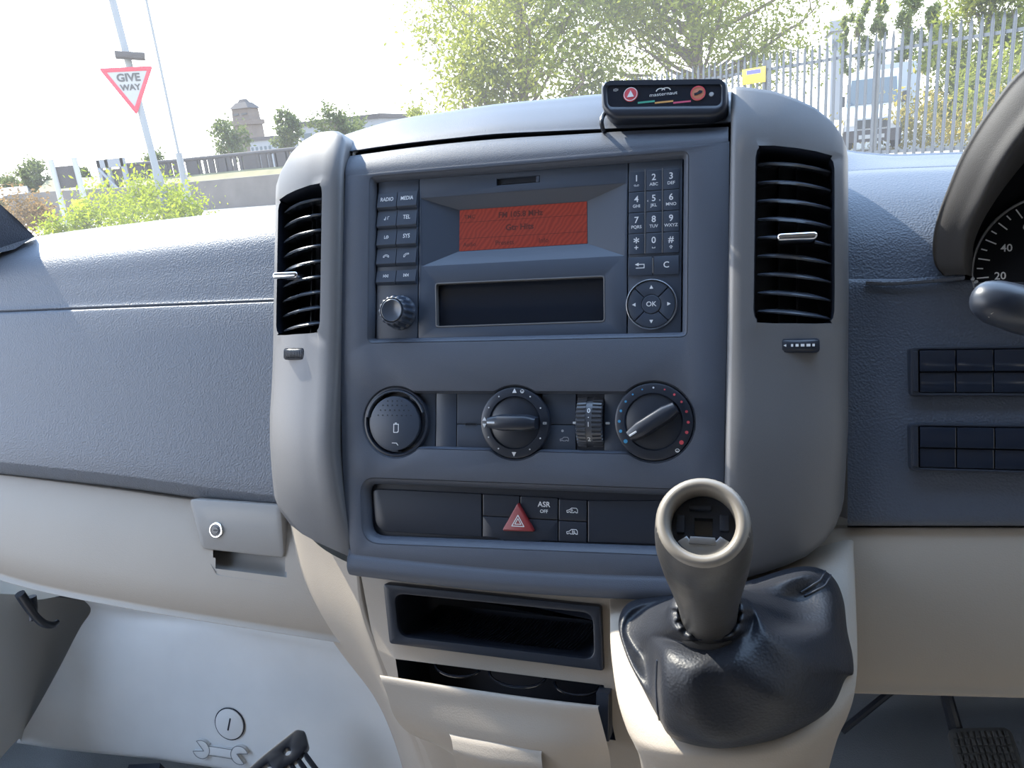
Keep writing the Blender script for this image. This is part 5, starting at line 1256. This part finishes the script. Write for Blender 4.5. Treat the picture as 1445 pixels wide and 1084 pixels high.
cen = [(W(40, 302, 16), .45), (W(25, 300, 16), .4), (W(54, 306, 16), .3)]
plant('dry_bush', 'dry brown bush at the left end of the low wall', 'bush', (cen[0][0].x, cen[0][0].y, 0), None, cen, 1500, .7, .06, M_LEAF6, seed=6)
# ---- lamp column behind the hump
lx, ly = plan(942, 80, 30)
lp = thing('lamp_column', 'slim grey street lamp column rising behind the small display', 'lamp post', (lx, ly, 0), world=True)
obj('column', cyl(lx, ly, 0, zat(941, 2, 30), .07, .045, 12), M_GALV, lp)
obj('lamp_head', slab(lx - .12, lx + .45, ly - .14, ly + .14, zat(941, 8, 30), zat(941, 0, 30)), M_GALV, lp, 0)
# ---- palisade fence
FA, FB = Z(1442, 14, 3.10), Z(958, 100, 3.10)
fd = (FB - FA); fd.z = 0; fl_ = fd.length; fd.normalize(); fn = Vector((-fd.y, fd.x, 0))
if fn.y > 0: fn = -fn
fe = thing('palisade_fence', 'long galvanised steel palisade fence with pointed pales', 'fence', (FA.x, FA.y, .70), world=True)
sp_ = .182; s_start = -1.2; npal = 78
MFa = lambda s, z, off=0: Vector((FA.x, FA.y, 0)) + fd * s + fn * off + Vector((0, 0, z))
def pale():
    prof = [(-.034, 0), (-.026, .012), (-.010, .016), (0, .006), (.010, .016), (.026, .012), (.034, 0)]
    v, f = [], []
    for k, z in ((1, 0), (1, 2.21), (.75, 2.26), (.12, 2.35)):
        v += [Vector((x * k, 0, z)) + Vector((0, y, 0)) for x, y in prof]
    v += [p + Vector((0, -.003, 0)) for p in v]
    n = len(prof); f = grid_faces(4, n); m = 4 * n
    f += [[i + m for i in reversed(q)] for q in grid_faces(4, n)]
    return v, f
yawf = math.atan2(fd.y, fd.x); rotf = Matrix.Rotation(yawf, 4, 'Z')
pm = None
for i in range(npal):
    s = s_start + sp_ * i
    if i % 15 == 6:
        p = MFa(s, 0, -.05)
        obj('post', xform(slab(-.055, .055, -.03, .03, 0, 2.30), Matrix.Translation((p.x, p.y, .70)) @ rotf), M_GALV, fe, 0)
    p = MFa(s, .79, .03)
    if pm is None:
        pm = bpy.data.meshes.new('pale'); g = pale(); pm.from_pydata([tuple(q) for q in g[0]], [], g[1]); pm.materials.append(M_GALV)
    o = bpy.data.objects.new('pale', pm); sc.collection.objects.link(o); o.parent = fe
    o.location = p - Vector((FA.x, FA.y, .70)); o.rotation_euler = (0, 0, yawf + math.pi + rng.uniform(-.03, .03))
for z in (.90, 2.80):
    a, b = MFa(s_start - .2, z), MFa(s_start + sp_ * npal, z); L_ = (b - a).length
    obj('rail', xform(slab(0, L_, -.005, .005, -.03, .03), Matrix.Translation(a) @ rotf), M_GALV, fe, 0)
sN = None
best = min(((abs((lambda d: d)(0)), 0),))
def fence_s(px, py):
    d = ray(px, py); pl0 = Vector((FA.x, FA.y, 0)); k = (pl0 - EYE).dot(fn) / d.dot(fn); p = EYE + d * k; return (p - pl0).dot(fd), p.z
sa, za = fence_s(1083, 93); sb_, zb_ = fence_s(1050, 120)
nt_ = thing('fence_notice', 'yellow notice with a blue panel fixed to the steel fence', 'sign', MFa(sb_, zb_), world=True)
pN = MFa(sb_, zb_, .06); wN, hN = abs(sb_ - sa), za - zb_
MN = Matrix.Translation(pN) @ Matrix.Rotation(yawf + math.pi, 4, 'Z') @ Matrix.Rotation(R_(90), 4, 'X')
nb_ = obj('plate', xform(box(0, wN, 0, hN, 0, .004, .001), MN), M_YEL, nt_)
obj('blue_panel', xform(plate(rrect(wN * .2, hN * .62, wN * .8, hN * .88, .005), .004, .006, 0), MN), M_BLUEP, nb_)
obj('text_lines', xform(join(*[plate(rrect(wN * .14, hN * y, wN * x, hN * y + hN * .05, .001), .004, .006, 0) for y, x in ((.48, .8), (.37, .7), (.26, .84), (.14, .6))]), MN), mat('notice_ink', (.45, .30, .02), .6), nb_)
# undergrowth
cen = []
for i in range(60):
    s = rng.uniform(-2, 5.2); h = rng.uniform(.1, .95); p = MFa(s, .8 + h, -rng.uniform(1.5, 6)); cen.append((p, .28))
vv = leaves(cen, 7000, .8, .06); me = bpy.data.meshes.new('undergrowth'); me.from_pydata([tuple(p) for p in vv[0]], [], vv[1])
ug = link_mesh('undergrowth', me, M_LEAF5, None); ug['kind'] = 'stuff'; ug['label'] = 'dry yellow undergrowth behind the steel fence'; ug['category'] = 'undergrowth'
cen = [(MFa(rng.uniform(-2, 4.2), 1.3 + rng.uniform(.2, 1.3), -rng.uniform(3, 7)), .35) for i in range(30)]
vv = leaves(cen, 5000, .8, .07); me = bpy.data.meshes.new('shrubbery'); me.from_pydata([tuple(p) for p in vv[0]], [], vv[1])
ug = link_mesh('shrubbery', me, M_LEAF1, None); ug['kind'] = 'stuff'; ug['label'] = 'green shrubbery tangled behind the dry undergrowth'; ug['category'] = 'shrubbery'
# ---- white van
def van(label, px0, px1, ptop, pbot, Y, yaw, box_h=0.0):
    a, b = W(px0, pbot, Y), W(px1, pbot, Y); wd = (b.x - a.x); z0 = a.z; H = zat((px0 + px1) / 2, ptop, Y) - z0
    c = Vector(((a.x + b.x) / 2, Y, z0)); t = thing('parked_van', label, 'van', c, world=True)
    M = Matrix.Translation(c) @ Matrix.Rotation(yaw, 4, 'Z'); h = wd / 2; L_ = wd * 2.4
    # side profile (y back from the bumper, z up)
    prof = [(0, .16), (0, .40), (.05 * L_, .47), (.19 * L_, .55), (.34 * L_, .93), (.42 * L_, 1.0), (L_, 1.0), (L_, .16)]
    v, f = [], []
    for k, ins in ((-1, .04), (-1, 0), (1, 0), (1, .04)):
        for j, (y, z) in enumerate(prof):
            tap = .90 if z > .8 else 1.0
            v.append(M @ Vector((k * h * tap * (1 if ins == 0 else .97), y + (.0 if ins == 0 else .0), z * H)))
    n = len(prof); f = [[i + n * k, (i + 1) % n + n * k, (i + 1) % n + n * (k + 1), i + n * (k + 1)] for k in range(3) for i in range(n)] + [[i for i in range(n)], [3 * n + i for i in range(n)][::-1]]
    obj('body', (v, f), M_VANW, t, 20)
    def quad(x0, x1, pa, pb, off=.012, k=.93):
        (y0, q0), (y1, q1) = pa, pb
        return ([M @ Vector(p) for p in ((x0 * h, y0 * L_ - off, q0 * H + off), (x1 * h, y0 * L_ - off, q0 * H + off), (x1 * h * k, y1 * L_ - off, q1 * H + off), (x0 * h * k, y1 * L_ - off, q1 * H + off))], [[0, 1, 2, 3]])
    obj('windscreen', quad(-.88, .88, (.195, .57), (.325, .89)), M_VANG, t, 0)
    obj('bumper', xform(slab(-h * 1.0, h * 1.0, -.05, .10, .10 * H, .25 * H), M), M_DARKB, t, 0)
    obj('grille', xform(slab(-h * .55, h * .55, -.03, .05, .27 * H, .38 * H), M), M_SIGNK, t, 0)
    for s in (-1, 1):
        obj('headlight', xform(slab(min(s * h * .62, s * h * .96), max(s * h * .62, s * h * .96), -.025, .1, .31 * H, .41 * H), M), M_ALU, t, 0)
        obj('mirror', xform(slab(min(s * h * 1.03, s * h * 1.22), max(s * h * 1.03, s * h * 1.22), .2 * L_, .23 * L_, .56 * H, .70 * H), M), M_SIGNK, t, 0)
        obj('side_window', xform(slab(s * h * .965 - .01, s * h * .965 + .01, .30 * L_, .44 * L_, .60 * H, .85 * H), M), M_VANG, t, 0)
        for y in (.16, .80):
            obj('wheel', xform(lathe([(.0, -.1), (.14 * H, -.1), (.155 * H, -.06), (.155 * H, .06), (.14 * H, .1), (0, .1)], 24, (0, 0, 0), Matrix.Translation((s * h * .88, y * L_, .155 * H)) @ Matrix.Rotation(R_(90), 4, 'Y')), M), M_TYRE, t)
    obj('number_plate', xform(slab(-.26, .26, -.065, -.05, .14 * H, .19 * H), M), M_SIGNW, t, 0)
    return t
van('white van parked facing us behind the steel fence', 1190, 1268, 97, 214, 19.5, R_(-8))
van('small pale van parked far off at the left end of the wall', 4, 34, 264, 284, 38, R_(40))
# lorry box behind the van
bx0, bx1 = plan(1240, 100, 27), plan(1300, 100, 27)
lr = thing('box_trailer', 'white box trailer behind the parked white van', 'trailer', (*bx0, .7), world=True)
obj('box', slab(bx0[0], bx1[0], 27, 33, 1.4, zat(1270, 88, 27)), M_VANW, lr, 0)
obj('chassis', slab(bx0[0] + .1, bx1[0] - .1, 27.2, 33, 1.0, 1.4), M_DARKB, lr, 0)
for sx in (bx0[0] + .3, bx1[0] - .3): obj('wheel', lathe([(0, -.12), (.40, -.12), (.40, .12), (0, .12)], 20, (0, 0, 0), Matrix.Translation((sx, 29, 1.1)) @ Matrix.Rotation(R_(90), 4, 'Y')), M_TYRE, lr)
